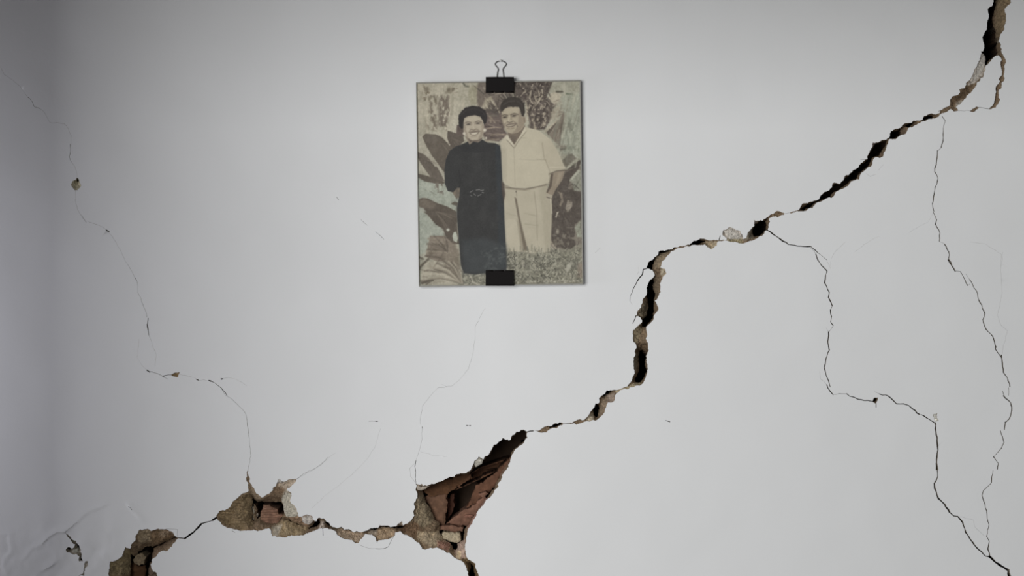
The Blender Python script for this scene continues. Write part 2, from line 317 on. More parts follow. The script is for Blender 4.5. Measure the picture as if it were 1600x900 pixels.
# hairlines: (points, width in pixels)
R1 = (0, 80, 3.0); R2 = (140, 340, 3.214); R3 = (260, 560, 3.75); R4 = (500, 480, 3.213); R5 = (1180, 340, 5.0)
R6 = (1260, 500, 5.0); R7 = (1420, 160, 3.461); R8 = (1440, 400, 3.4625); R9 = (1420, 620, 3.215); R10 = (960, 380, 6.43)
HAIR = [
 (Q(R1, (-60,10),(0,70),(20,110),(60,135),(95,165),(130,215)), .16), (Q(R1, (130,215),(150,235),(160,260),(185,268)), .5),
 (Q(R1, (185,268),(210,290),(235,335),(300,340),(320,365),(335,400)), .17), (Q(R1, (328,435),(330,470),(324,495),(330,512)), .45),
 (Q(R1, (335,400),(340,480)), .1), (Q(R1, (330,512),(350,540),(360,575),(360,595)), .22), (Q(R1, (355,650),(353,700),(370,755),(390,785),(405,800)), .22),
 (Q(R1, (385,770),(405,806)), .3), (Q(R1, (415,800),(440,808),(480,825),(505,843)), .25), (Q(R1, (498,838),(512,846)), 1.3),
 (Q(R2, (90,68),(120,105),(150,155),(180,220),(210,265),(232,308)), .2), (Q(R2, (230,303),(236,315)), .8),
 (Q(R2, (236,315),(243,345),(243,380),(262,425),(280,465),(287,500)), .32), (Q(R2, (294,505),(290,550),(297,590)), .7), (Q(R2, (289,535),(294,565)), 1.4),
 (Q(R2, (297,590),(315,640),(335,690),(328,745)), .18), (Q(R2, (248,610),(237,700),(265,745),(290,768)), .12), (Q(R2, (288,766),(302,776)), 1.5),
 (Q(R2, (302,774),(345,785),(375,800)), .5), (Q(R2, (365,798),(395,812)), .4), (Q(R2, (370,795),(395,790),(412,790)), .6),
 (Q(R2, (450,785),(510,800),(540,815),(605,820)), .16), (Q(R2, (535,812),(546,817)), .9), (Q(R2, (598,818),(610,822)), 1.5),
 (Q(R2, (610,822),(640,840),(660,855),(690,895)), .6), (Q(R2, (660,811),(670,810)), 1.5), (Q(R2, (672,808),(700,803),(740,815),(790,845)), .13),
 (Q(R3, (320,175),(340,210),(385,240),(430,285),(455,310),(470,345),(475,400),(485,470),(495,570),(485,620),(477,662)), .3),
 (Q(R3, (470,345),(475,400),(480,440)), .3),
 (Q(R4, (830,5),(810,40),(780,95),(777,170),(765,240),(745,310),(700,365),(665,395),(625,400)), .17), (Q(R4, (612,388),(638,402)), .2),
 (Q(R4, (625,404),(595,402),(550,450),(515,495),(503,560),(505,590)), .2), (Q(R4, (513,600),(516,612)), .7), (Q(R4, (514,612),(508,680),(490,745),(480,780)), .2),
 (Q(R4, (482,770),(476,800)), .8), (Q(R4, (477,800),(482,890)), .5), (Q(R4, (505,725),(560,742),(640,752)), .12), (Q(R4, (480,780),(450,810),(455,850),(478,880)), .18),
 (Q(R4, (245,572),(290,572)), .35), (Q(R4, (278,572),(290,573)), .8), (Q(R4, (735,594),(744,595)), 1.0), (Q(R4, (750,595),(757,595)), .9),
 (Q(R4, (305,610),(280,690),(240,760),(170,830),(100,890),(20,950),(-40,1010)), .1), (Q(R4, (-110,860),(-50,825),(0,790),(80,730)), .14),
 (Q(I_, (808,272),(870,225),(950,190),(1020,150),(1080,80)), .28),
 ([(564,343),(574,352)], .35), ([(587,362),(594,368),(600,374)], .4), ([(930,395),(938,387)], .15), ([(526,308),(529,312)], .5), ([(1040,657),(1047,659)], .9),
 (Q(C_, (565,563),(530,570)), .3),
 (Q(R5, (95,98),(180,155),(260,210)), 1.5), (Q(R5, (258,208),(360,223),(435,225)), 1.1), (Q(R5, (435,225),(490,275)), 1.0), (Q(R5, (490,275),(560,330)), .5),
 (Q(R5, (430,235),(455,255),(475,285)), .3), (Q(R5, (475,285),(490,330),(520,375),(562,418),(560,428)), 1.1), (Q(R5, (560,428),(550,450)), .5),
 (Q(R5, (550,450),(543,510),(580,585)), 1.2), (Q(R5, (580,585),(572,625)), 1.1), (Q(R5, (572,622),(603,690)), 1.3), (Q(R5, (603,690),(590,722)), .5),
 (Q(R5, (588,718),(590,750),(597,775)), 1.3), (Q(R5, (597,775),(590,815),(610,845)), 1.0), (Q(R5, (610,845),(575,895)), .4), (Q(R5, (555,860),(575,895)), .2),
 (Q(R5, (590,380),(595,320),(630,260),(705,190)), .13), (Q(R5, (780,265),(850,210),(970,145)), .13), (Q(R5, (560,330),(590,400)), .14),
 (Q(R6, (173,92),(168,170),(180,235)), 1.4), (Q(R6, (180,235),(155,300)), 1.0), (Q(R6, (155,300),(140,370),(155,430),(187,522)), 1.2),
 (Q(R6, (105,400),(110,460),(160,505)), .2), (Q(R6, (160,505),(185,555),(210,585)), 1.1), (Q(R6, (210,585),(250,578)), .25), (Q(R6, (250,576),(315,578)), .7),
 (Q(R6, (315,576),(340,597),(430,623),(480,628),(525,638)), 1.0), (Q(R6, (545,650),(545,682)), .9), (Q(R6, (530,560),(572,578)), .25),
 (Q(R6, (570,578),(620,585),(660,610),(705,655)), 1.1), (Q(R6, (705,655),(760,655),(800,668)), .9), (Q(R6, (800,668),(830,695),(885,738)), 1.2), (Q(R6, (895,738),(990,795),(1015,815)), 1.1),
 (Q(R9, (133,130),(138,190),(145,250),(140,350)), 1.6), (Q(R9, (139,335),(142,365)), 2.6), (Q(R9, (142,350),(145,400),(128,435)), 1.3), (Q(R9, (128,435),(130,460),(148,510)), 1.7),
 (Q(R9, (148,510),(180,540),(205,580)), 1.9), (Q(R9, (205,580),(225,598),(245,600)), 1.0), (Q(R9, (245,600),(270,630),(285,680),(330,745)), 1.6), (Q(R9, (330,745),(385,800),(405,803)), 1.3),
 (Q(R9, (402,800),(450,840),(500,870)), 2.4), (Q(R9, (500,870),(506,905),(500,960)), 3.4),
 (Q(R9, (475,-5),(490,10),(512,30),(517,70)), 1.1), (Q(R9, (517,70),(505,110),(485,130),(480,165)), 1.0), (Q(R9, (460,170),(478,230)), 1.0), (Q(R9, (478,230),(455,270)), .8), (Q(R9, (455,270),(428,300)), .6),
 (Q(R9, (425,300),(450,335),(445,364)), 1.0), (Q(R9, (423,370),(417,400),(415,432)), 1.0), (Q(R9, (415,432),(375,470),(367,495)), .8), (Q(R9, (367,495),(390,570)), 1.0), (Q(R9, (390,570),(393,610),(402,640),(390,700)), .9),
 (Q(R9, (390,700),(404,725),(397,765),(408,803)), 1.1), (Q(R9, (255,600),(325,620),(330,650),(380,700)), .16),
 (Q(R7, (180,75),(198,100)), .8), (Q(R7, (198,100),(187,140)), .5), (Q(R7, (187,140),(187,190),(175,245)), .9), (Q(R7, (175,245),(157,262)), .5), (Q(R7, (155,260),(150,320),(140,375)), 1.1),
 (Q(R7, (140,375),(158,410)), 1.0), (Q(R7, (158,410),(140,475),(127,550)), 1.0), (Q(R7, (127,550),(135,590)), .8), (Q(R7, (130,592),(150,635),(143,660)), 1.0), (Q(R7, (143,655),(168,705),(165,752)), 1.0),
 (Q(R7, (165,752),(190,763)), .4), (Q(R7, (192,765),(220,825),(213,855)), 1.0), (Q(R7, (213,850),(245,900),(252,915)), 1.0),
 (Q(R8, (148,20),(180,80)), 1.1), (Q(R8, (180,80),(210,85)), .5), (Q(R8, (210,85),(250,160)), .9), (Q(R8, (250,160),(262,150)), .3), (Q(R8, (240,98),(262,130)), .3), (Q(R8, (260,128),(295,185),(310,240)), 1.0),
 (Q(R8, (310,238),(343,310),(332,345)), 1.1), (Q(R8, (332,342),(348,395),(385,435),(405,495)), 1.1), (Q(R8, (400,490),(400,505),(432,550)), .9), (Q(R8, (432,535),(443,630)), 1.4), (Q(R8, (443,630),(465,660),(478,708)), 1.1),
 (Q(R8, (470,712),(470,755)), .6), (Q(R8, (438,730),(452,770),(482,795)), .7), (Q(R8, (482,793),(487,840),(475,880),(450,900)), 1.0),
 (Q(R8, (440,-20),(428,80),(437,200),(410,320),(430,375),(465,405),(440,500),(437,530)), .17), (Q(R7, (330,755),(400,762),(450,790),(500,820),(497,890)), .12), (Q(R7, (0,705),(40,680),(100,650),(130,600)), .1),
 (Q(J_, (1003,440),(1080,447)), 1.0), (Q(J_, (1080,447),(1160,390)), 1.8), (Q(J_, (1155,395),(1230,325),(1270,280)), 2.2), (Q(J_, (1265,283),(1340,260)), 1.3), (Q(J_, (1330,262),(1400,240)), 1.0), (Q(J_, (1395,240),(1450,205)), 2.0),
 (Q(R10, (325,255),(290,262),(285,300)), 1.4), (Q(R10, (288,295),(275,325),(235,375)), 1.1), (Q(R10, (238,365),(215,415),(190,455)), 1.0), (Q(R10, (190,455),(160,530),(155,580)), .6), (Q(R10, (155,580),(180,615)), .2), (Q(R10, (245,240),(235,310)), .15),
 (Q(R10, (218,728),(205,765),(185,805)), 1.0), (Q(F_, (575,651),(512,657)), .7), (Q(F_, (245,722),(225,726)), .3), (Q(F_, (215,727),(150,740)), 1.0),
 (Q(A_, (525,850),(455,840)), .5), (Q(A_, (380,866),(285,865)), .35),
 (Q(H_, (790,735),(880,768),(940,772)), .25), (Q(H_, (940,772),(1000,772),(1050,755)), .6), (Q(H_, (1050,755),(1070,715),(1110,650)), .4), (Q(H_, (475,590),(478,655)), .6),
 (Q(B_, (250,725),(310,735)), .3), (Q(B_, (300,850),(335,875),(385,857)), .2), (Q(B_, (455,770),(410,820)), .15),
 (Q(K_, (575,520),(590,500),(680,430)), .25), (Q(K_, (370,620),(430,560),(500,515),(565,515)), .12), (Q(K_, (1130,290),(1150,300),(1160,318)), .6), (Q(K_, (385,850),(470,800)), .2),
 (Q(I_, (240,730),(265,742)), .5), (Q(C_, (22,775),(28,740)), .5), (Q(D_, (862,200),(875,160)), .5),
 (Q(J_, (870,335),(1000,345),(1003,440)), .3),
]

def hair_quads(pts, w):
    """each stretch of a hairline as its own thin quad, zig-zagging a little"""
    q = []; P = [pts[0]]
    rr = random.Random(int(pts[0][0] * 31 + pts[0][1]))
    for a, b in zip(pts, pts[1:]):
        L = math.hypot(b[0] - a[0], b[1] - a[1]); n = max(1, int(L / 4.5))
        for k in range(1, n + 1):
            t = k / n; o = 0 if k == n else rr.gauss(0, 0.45)
            P.append((a[0] + (b[0] - a[0]) * t - (b[1] - a[1]) / L * o, a[1] + (b[1] - a[1]) * t + (b[0] - a[0]) / L * o))
    ws = [w * rr.uniform(0.65, 1.3) for _ in P]
    for i, (a, b) in enumerate(zip(P, P[1:])):
        dx, dy = b[0] - a[0], b[1] - a[1]; L = math.hypot(dx, dy)
        if L < 1e-4: continue
        dx /= L; dy /= L; e = 0.25 * w
        wa, wb = ws[i] / 2, ws[i + 1] / 2
        q.append([(a[0] - dx * e - dy * wa, a[1] - dy * e + dx * wa), (b[0] + dx * e - dy * wb, b[1] + dy * e + dx * wb),
                  (b[0] + dx * e + dy * wb, b[1] + dy * e - dx * wb), (a[0] - dx * e + dy * wa, a[1] - dy * e - dx * wa)])
    return q
HQ = [q for p, w in HAIR for q in hair_quads(p, w * (1.3 if w >= .45 else 1.1))]

def cdt(points, polys):
    """points: loose points; polys: closed outlines -> verts, tris, list of input polys covering each tri"""
    V = []; F = []
    for p in polys:
        p = ccw(p); F.append(list(range(len(V), len(V) + len(p)))); V += p
    V += [tuple(p) for p in points]
    v, e, f, ov, oe, of = delaunay_2d_cdt([Vector(p) for p in V], [], F, 0, 1e-5)
    return np.array([(a.x, a.y) for a in v]), f, of

# ================================================================== THE WALL
X0, X1, Y0, Y1 = -1100, 2700, -1100, 1950
pts = []
for y in np.arange(Y0 + 120, Y1, 150):
    for x in np.arange(X0 + 120, X1, 150):
        if not (-60 < x < 1660 and -60 < y < 960): pts.append((x + random.uniform(-20, 20), y + random.uniform(-20, 20)))
for y in np.arange(-50, 960, 13):
    for x in np.arange(-50, 1660, 13): pts.append((x + random.uniform(-4, 4), y + random.uniform(-4, 4)))
for y in np.arange(770, 930, 2.6):
    for x in np.arange(-20, 250, 2.6): pts.append((x + random.uniform(-.8, .8), y + random.uniform(-.8, .8)))
frame_poly = [(X0, Y0), (X1, Y0), (X1, Y1), (X0, Y1)]
v, f, of = cdt(pts, [frame_poly] + OUT + HQ)
keep = [t for t, o in zip(f, of) if o == [0] or (len(o) == 1 and o[0] == 0)]

# lips of old peeling paint, lower left: slightly proud on one side
LIPS = [Q(K_, (370,620),(430,560),(500,515),(575,515)), Q(K_, (590,500),(680,430),(760,345),(920,290)), Q(K_, (1130,290),(1180,345),(1240,410)),
        Q(K_, (0,545),(75,540),(95,690),(30,740),(20,820),(60,910)), Q(K_, (385,855),(470,800)), Q(K_, (910,735),(965,775)), Q(K_, (225,740),(300,650),(360,655))]
LIPA = [1.0, .7, 1.1, .7, 1.0, .8, .5]
def wall_h(P):
    x, y = P[:, 0], P[:, 1]
    h = (fbm(x / 170., y / 170., 3, 3) - .5) * 0.0030 + (fbm(x / 40., y / 40., 9, 2) - .5) * 0.0005
    near = (x < 260) & (y > 740)
    if near.any():
        q = P[near]; add = np.zeros(len(q))
        for l, a in zip(LIPS, LIPA):
            l = np.array(l); sg = np.hstack([l[:-1], l[1:]]); d = seg_dist(q, sg)
            # side of the line: sharp below, long slope above
            A = sg[:, :2]; D = sg[:, 2:] - A
            t = np.clip(((q[:, None] - A) * D).sum(2) / ((D ** 2).sum(1) + 1e-9), 0, 1)
            c = A + t[..., None] * D; k = ((q[:, None] - c) ** 2).sum(2).argmin(1)
            side = D[k, 0] * (q[:, 1] - A[k, 1]) - D[k, 1] * (q[:, 0] - A[k, 0])
            add += np.where(side > 0, np.exp(-(d / 1.2) ** 2), np.exp(-(d / 7.0) ** 2)) * a * 0.00055
        add += (fbm(q[:, 0] / 22, q[:, 1] / 22, 5, 3) - .5) * 0.0012 * np.clip((q[:, 1] - 790) / 60, 0, 1) * np.clip((230 - q[:, 0]) / 60, 0, 1)
        h[near] += add
    return h
hgt = wall_h(v)
def edges_of(tris):
    c = {}
    for t in tris:
        for i in range(len(t)):
            a, b = t[i], t[(i + 1) % len(t)]; k = (a, b) if a < b else (b, a)
            c.setdefault(k, []).append((a, b))
    return c
ec = edges_of(keep)
verts = [W(p[0], p[1], -h) for p, h in zip(v, hgt)]
faces = [tuple(t) for t in keep]; nfront = len(faces)
RIM = 0.009; back = {}
def vback(i):
    if i not in back:
        back[i] = len(verts); verts.append((verts[i][0], RIM, verts[i][2]))
    return back[i]
for k, l in ec.items():
    if len(l) == 1:
        a, b = l[0]; faces.append((b, a, vback(a), vback(b)))
me = bpy.data.meshes.new('wall_back'); me.from_pydata(verts, [], faces)
wall = link('wall_back', me, [M_PAINT, M_EDGE])
mi = np.zeros(len(faces), np.int32); mi[nfront:] = 1
me.polygons.foreach_set('material_index', mi)
sm = np.zeros(len(faces), bool); sm[:nfront] = True
me.polygons.foreach_set('use_smooth', sm)
bm = bmesh.new(); bm.from_mesh(me); bmesh.ops.recalc_face_normals(bm, faces=bm.faces)
ff = max(bm.faces, key=lambda q: q.calc_area() if q.material_index == 0 else 0)
if ff.normal.y > 0: bmesh.ops.reverse_faces(bm, faces=bm.faces)
for e in bm.edges:
    if len(e.link_faces) == 2 and e.link_faces[0].material_index != e.link_faces[1].material_index: e.smooth = False
bm.to_mesh(me); bm.free()
tag(wall, 'cracked white plastered wall with a broken diagonal crack exposing bricks', 'wall', kind='structure')

# ------------------------------------------------------------------ the broken surface inside the openings
def grid_in(poly, step, jit=0.3, seed=0):
    p = np.array(poly); r = np.random.default_rng(seed)
    xs = np.arange(p[:, 0].min(), p[:, 0].max(), step); ys = np.arange(p[:, 1].min(), p[:, 1].max(), step)
    if not len(xs) or not len(ys): return np.zeros((0, 2))
    g = np.stack(np.meshgrid(xs, ys), -1).reshape(-1, 2) + r.uniform(-jit, jit, (len(xs) * len(ys), 2)) * step
    g = g[inside(g, p)]
    return g[seg_dist(g, poly_segs(poly)) > 0.45] if len(g) else g

OS = np.vstack([poly_segs(p) for p in OUT]); DS = np.vstack([poly_segs(p) for p in DARK])
GP = np.vstack([grid_in(p, 1.5, .35, i) for i, p in enumerate(OUT)])
GP = GP[seg_dist(GP, DS) > 0.35]
v, f, of = cdt(GP, OUT + DARK)
nO = len(OUT)
CT = np.array([(v[t[0]] + v[t[1]] + v[t[2]]) / 3 for t in f])
def covered(P, polys):
    r = np.zeros(len(P), bool)
    for p in polys:
        b = np.array(p); m = (P[:, 0] > b[:, 0].min()) & (P[:, 0] < b[:, 0].max()) & (P[:, 1] > b[:, 1].min()) & (P[:, 1] < b[:, 1].max())
        if m.any(): r[m] |= inside(P[m], p)
    return r
okt = covered(CT, OUT) & ~covered(CT, DARK)
keep = [t for t, o in zip(f, okt) if o]
used = sorted({i for t in keep for i in t}); mp = {u: k for k, u in enumerate(used)}
v = v[used]; keep = [tuple(mp[i] for i in t) for t in keep]
do = seg_dist(v, OS); di = seg_dist(v, DS)
t = do / (do + di + 1e-6)
x, y = v[:, 0], v[:, 1]
n1 = fbm(x / 9, y / 9, 21, 4); n2 = fbm(x / 3.2, y / 3.2, 33, 2); n3 = fbm(x / 26, y / 26, 40, 2)
dep = 0.0016 + np.minimum(do, 9) / 9 * 0.0045 + np.clip(1 - di / 14, 0, 1) ** 1.5 * t * 0.011 + (n1 - .5) * 0.0095 * np.minimum(1, do / 2.5) + (n2 - .5) * 0.0032 * np.minimum(1, do / 1.5)
# clay-tile grooves pressed into the mortar of the left hole
gz = inside(v, Q(I_, (100,560),(380,380),(405,450),(405,690),(330,730),(140,660)))
dep += gz * np.sin((y - .05 * x) / 4.6 * 2 * math.pi) * 0.0009
small = covered(v, [p for p in OUT if abs(sum(a[0] * b_[1] - b_[0] * a[1] for a, b_ in zip(p, p[1:] + p[:1]))) / 2 < 260])
dep = np.where(small | (covered(v, [p for p in OUT if abs(sum(a[0] * b_[1] - b_[0] * a[1] for a, b_ in zip(p, p[1:] + p[:1]))) / 2 < 900]) & (x < 150)), dep * .3, dep)
dep = np.maximum(dep, 0.0003)
colr = np.tile(lin((118, 101, 78)), (len(v), 1)) 
for poly, c, soft in TINT:
    b = np.array(poly); m = (x > b[:, 0].min() - 4) & (x < b[:, 0].max() + 4) & (y > b[:, 1].min() - 4) & (y < b[:, 1].max() + 4)
    if not m.any(): continue
    ins = inside(v[m], poly); d = seg_dist(v[m], poly_segs(poly)) * np.where(ins, 1, -1)
    a = np.clip(.5 + (d + (n1[m] - .5) * 4) / soft, 0, 1)[:, None]
    colr[m] = colr[m] * (1 - a) + lin(c) * a
colr *= (0.72 + 0.56 * n1)[:, None] * (0.85 + .3 * n2)[:, None]
colr = (colr * .84 + colr.mean(1, keepdims=True) * .16) * 1.36 * np.array([1.03, .985, .96])
verts = [W(a, b, d) for (a, b), d in zip(v, dep)]
faces = list(keep); nb = len(faces); cols = [tuple(c) for c in colr]
ec = edges_of(keep); back = {}
DEEP = 0.095
nrm = {}
for k, l in ec.items():
    if len(l) == 1:
        a, b = l[0]; e_ = v[b] - v[a]; L_ = math.hypot(*e_) + 1e-9
        tri_n = np.array([-e_[1], e_[0]]) / L_
        for i in (a, b): nrm[i] = nrm.get(i, 0) + tri_n
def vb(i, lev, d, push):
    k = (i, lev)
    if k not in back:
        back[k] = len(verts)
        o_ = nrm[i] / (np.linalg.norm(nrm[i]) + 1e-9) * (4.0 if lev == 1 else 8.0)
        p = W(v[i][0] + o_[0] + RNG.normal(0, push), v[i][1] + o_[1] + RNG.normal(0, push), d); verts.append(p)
        cols.append(tuple(np.array(lin((84, 62, 45) if lev == 1 else (58, 41, 30))) * RNG.uniform(.6, 1.1)))  # crack walls darker with depth: shade put into their colour
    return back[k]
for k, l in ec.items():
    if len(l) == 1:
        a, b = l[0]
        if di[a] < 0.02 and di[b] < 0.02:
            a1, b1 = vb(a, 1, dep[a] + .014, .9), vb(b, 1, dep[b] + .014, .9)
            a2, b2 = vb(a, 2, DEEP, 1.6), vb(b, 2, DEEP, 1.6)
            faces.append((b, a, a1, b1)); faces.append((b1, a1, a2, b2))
me = bpy.data.meshes.new('broken_plaster'); me.from_pydata(verts, [], faces)
ca = me.color_attributes.new('tint', 'FLOAT_COLOR', 'POINT')
ca.data.foreach_set('color', np.hstack([np.array(cols), np.ones((len(cols), 1))]).ravel().astype(np.float32))
bed = link('broken_plaster', me, M_BED, wall)
bed['label'] = 'buff and brown broken plaster inside the cracks'

# dark masonry far behind
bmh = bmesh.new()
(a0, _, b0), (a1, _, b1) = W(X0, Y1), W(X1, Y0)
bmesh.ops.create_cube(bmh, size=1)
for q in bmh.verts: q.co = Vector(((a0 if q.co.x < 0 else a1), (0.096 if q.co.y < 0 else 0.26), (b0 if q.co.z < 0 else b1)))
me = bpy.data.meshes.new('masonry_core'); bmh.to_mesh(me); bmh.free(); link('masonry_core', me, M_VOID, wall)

# ------------------------------------------------------------------ bricks and lumps inside the holes
def slab(name, poly, d0, thick, colour, gx=0.0, gy=0.0, amp=0.0008, groove=None, matl=None, seed=0, step=2.4, redge=.14):
    """a broken piece: front face at depth d0 (m) tilting gx, gy metres per pixel, with its own thickness and rough face"""
    c = np.mean(poly, 0); poly = rough(poly, 2.2, redge, seed + 500)
    vv, ff_, oo = cdt(grid_in(poly, step, .3, seed), [poly])
    kp = [t for t, o in zip(ff_, oo) if o]
    ed = seg_dist(vv, poly_segs(poly))
    n = fbm(vv[:, 0] / 6, vv[:, 1] / 6, seed, 3) - .5
    d = d0 + gx * (vv[:, 0] - c[0]) + gy * (vv[:, 1] - c[1]) + n * amp * 2 + np.exp(-(ed / 1.3) ** 2) * 0.0012
    if groove: d = d + np.sin((vv[:, 1] - groove[1] * vv[:, 0]) / groove[0] * 2 * math.pi) * groove[2]
    vs_ = []
    for p, q in zip(vv, d):
        k = (CAMD + q) / CAMD
        vs_.append(W(800 + (p[0] - 800) * k, 450 + (p[1] - 450) * k, q))
    nv = len(vs_)
    fs = [tuple(t) for t in kp]; bk = {}
    for k_, l in edges_of(kp).items():
        if len(l) == 1:
            a, b = l[0]
            for i in (a, b):
                if i not in bk: bk[i] = len(vs_); vs_.append((vs_[i][0], vs_[i][1] + thick, vs_[i][2]))
            fs.append((b, a, bk[a], bk[b]))
    ring = np.array([vs_[j] for j in bk.values()]); ci = len(vs_); vs_.append(tuple(ring.mean(0)))
    for k_, l in edges_of(kp).items():
        if len(l) == 1: a, b = l[0]; fs.append((bk[b], bk[a], ci))
    me = bpy.data.meshes.new(name); me.from_pydata(vs_, [], fs)
    lc = lin(colour); lc = lc * np.array([.92, .90, .79]) if matl is None else lc * .86 + lc.mean() * .14
    cc = np.tile(lc * (1.0 if matl is None else 1.3), (len(vs_), 1)); cc[:nv] *= (0.75 + .5 * fbm(vv[:, 0] / 5, vv[:, 1] / 5, seed + 3, 3))[:, None]
    a = me.color_attributes.new('tint', 'FLOAT_COLOR', 'POINT')
    a.data.foreach_set('color', np.hstack([cc, np.ones((len(cc), 1))]).ravel().astype(np.float32))
    return link(name, me, matl or M_BRICK, wall)

# big hole
slab('brick', Q(G_, (140,395),(240,350),(420,290),(440,330),(340,390),(300,418),(185,428)), .030, .040, (96,68,50), gy=-.0006, seed=1)
slab('brick', Q(G_, (165,435),(300,416),(296,500),(278,604),(215,590),(190,530)), .026, .050, (116,88,74), gx=.00004, seed=2)
slab('brick', Q(G_, (330,400),(430,325),(480,268),(590,240),(660,215),(600,265),(440,355)), .038, .040, (104,74,58), gy=-.0003, seed=3)
slab('brick', Q(G_, (440,330),(540,180),(620,95),(760,45),(740,125),(660,215),(560,250),(470,275)), .046, .040, (92,62,46), gy=-.0004, seed=4)
slab('brick', Q(G_, (470,365),(600,272),(670,215),(640,290),(520,430),(400,505),(440,420)), .040, .040, (112,80,66), seed=5)
slab('brick', Q(G_, (285,600),(330,560),(400,510),(520,436),(500,500),(450,560),(415,612),(330,600)), .030, .040, (136,102,90), gy=.0003, seed=6)
slab('brick', Q(G_, (170,606),(270,602),(390,618),(385,640),(250,632),(180,622)), .021, .030, (132,100,88), seed=7)
slab('brick', Q(G_, (315,425),(335,420),(330,520),(290,580),(300,470)), .052, .030, (110,76,66), seed=8)
slab('mortar_lump', Q(G_, (264,655),(280,641),(330,645),(372,650),(377,686),(350,706),(305,696),(272,676)), .012, .028, (166,152,124), amp=.0016, matl=M_BED, seed=9, step=1.6)
slab('brick_fragment', Q(G_, (395,548),(420,540),(448,548),(430,560)), .022, .020, (140,102,92), seed=10)
slab('brick_fragment', Q(G_, (478,418),(520,405),(535,420),(500,440)), .024, .020, (138,104,92), seed=11)
# left hole
slab('brick', Q(I_, (512,500),(566,498),(640,540),(646,582),(692,590),(640,658),(540,672),(490,648),(492,570)), .013, .050, (156,124,110), groove=(4.4, .02, .0012), seed=12, step=1.4)
slab('mortar_lump', Q(I_, (410,500),(438,520),(446,560),(470,580),(440,620),(424,640),(414,600)), .020, .030, (142,132,116), matl=M_BED, seed=13, step=1.6)
# lower left hole
slab('mortar_lump', Q(J_, (488,690),(560,622),(600,612),(645,650),(622,738),(560,752),(510,730)), .012, .030, (138,122,96), amp=.0018, matl=M_BED, seed=14, step=1.6)
slab('brick', Q(J_, (440,700),(490,705),(560,765),(640,750),(640,900),(640,1200),(440,1200),(436,873)), .034, .040, (98,72,54), seed=15)
# deep lumps seen in the wide part of the main crack
slab('mortar_lump', Q(A_, (560,140),(580,150),(584,240),(572,250),(562,190)), .030, .030, (96,84,72), matl=M_BED, seed=16, step=1.6)

# ------------------------------------------------------------------ curled plaster flakes standing on the broken edges
def flake(poly, d0, thick, tilt, colour, seed):
    return slab('plaster_flake', poly, d0, thick, colour, gx=tilt[0], gy=tilt[1], amp=.0004, matl=M_BED, seed=seed, step=1.6, redge=.1)
flake(Q(C_, (58,705),(95,682),(140,697),(182,728),(198,765),(120,768),(85,760)), .0012, .0016, (.00003, .00004), (180,174,164), 21)
flake(Q(I_, (715,366),(760,395),(806,470),(838,590),(760,608),(712,600),(690,500),(676,440)), .0022, .003, (-.00006, .00002), (170,163,146), 22)
flake(Q(G_, (455,228),(478,206),(506,218),(500,240),(462,262)), .0016, .002, (0, .00008), (170,166,154), 23)
flake(Q(H_, (285,495),(338,478),(378,490),(392,525),(350,560),(300,540)), .0016, .002, (0, .00006), (186,178,168), 24)
flake(Q(A_, (466,408),(482,420),(494,520),(480,570),(440,625),(380,650),(414,548),(456,474)), .003, .004, (.0001, 0), (178,173,164), 25)
flake(Q(K_, (640,660),(690,650),(705,700),(660,708),(630,695)), .0008, .0012, (0, 0), (150,148,134), 26)
flake(Q(G_, (115,368),(175,376),(190,372),(160,392),(122,394)), .0016, .002, (0, .0001), (178,166,150), 27)
flake(Q(D_, (356,446),(384,456),(396,490),(366,514),(345,500)), .0018, .002, (0, 0), (164,152,128), 28)

# ================================================================== LIGHT BLOCKER (added out of view to shade the wall's left and top)
def box(name, x0, x1, y0, y1, z0, z1, m, parent=None, bev=0.004):
    b = bmesh.new(); bmesh.ops.create_cube(b, size=1)
    for q in b.verts: q.co = Vector((x0 if q.co.x < 0 else x1, y0 if q.co.y < 0 else y1, z0 if q.co.z < 0 else z1))
    if bev: bmesh.ops.bevel(b, geom=b.edges[:], offset=bev, segments=2, affect='EDGES')
    me = bpy.data.meshes.new(name); b.to_mesh(me); b.free()
    return link(name, me, m, parent)
b = bmesh.new()
prof = [(-1.75, 0), (-0.53, 0), (-0.53, 1.88), (1.9, 1.88), (1.9, 3.0), (-1.75, 3.0)]
f0 = b.faces.new([b.verts.new((px_, -0.70, pz_)) for px_, pz_ in prof])
for g_ in [q for q in bmesh.ops.extrude_face_region(b, geom=[f0])['geom'] if isinstance(q, bmesh.types.BMVert)]: g_.co.y = -0.58
bmesh.ops.recalc_face_normals(b, faces=b.faces)
bmesh.ops.bevel(b, geom=b.edges[:], offset=.004, segments=2, affect='EDGES')
me = bpy.data.meshes.new('light_blocker'); b.to_mesh(me); b.free()
blocker = link('light_blocker', me, M_BLOCKER)
tag(blocker, 'added unseen brown blocker with a wide opening, shading the left and top of the cracked wall', 'wall', kind='structure')

# ================================================================== PICTURE
PC = np.array([780.75, 286.5]); PW, PH = 257.5, 319.5; ROT = math.radians(0.78)
def pic(u, w):
    """picture-plane millimetre-pixels (u right, w down from its centre) -> photo pixel"""
    return PC[0] + u * math.cos(ROT) + w * math.sin(ROT), PC[1] - u * math.sin(ROT) + w * math.cos(ROT)
root = bpy.data.objects.new('clip_frame_picture', None); COL.objects.link(root)
root.empty_display_size = .05
YB, YF = -0.0036, -0.0090        # back and front of the picture package
kf = (CAMD + YF) / CAMD         # true size of a thing standing proud of the wall
def PW3(u, w, yy, k=kf):
    a, b = pic(u, w)
    return ((a - 800) * S * k, yy, ZC + (450 - b) * S * k)
root.location = PW3(0, PH / 2, -.01)
tag(root, 'old sepia photograph of a smiling couple under glass in a frameless clip frame', 'picture')
def child(o):
    o.parent = root; o.matrix_parent_inverse = Matrix.Translation(root.location).inverted(); return o
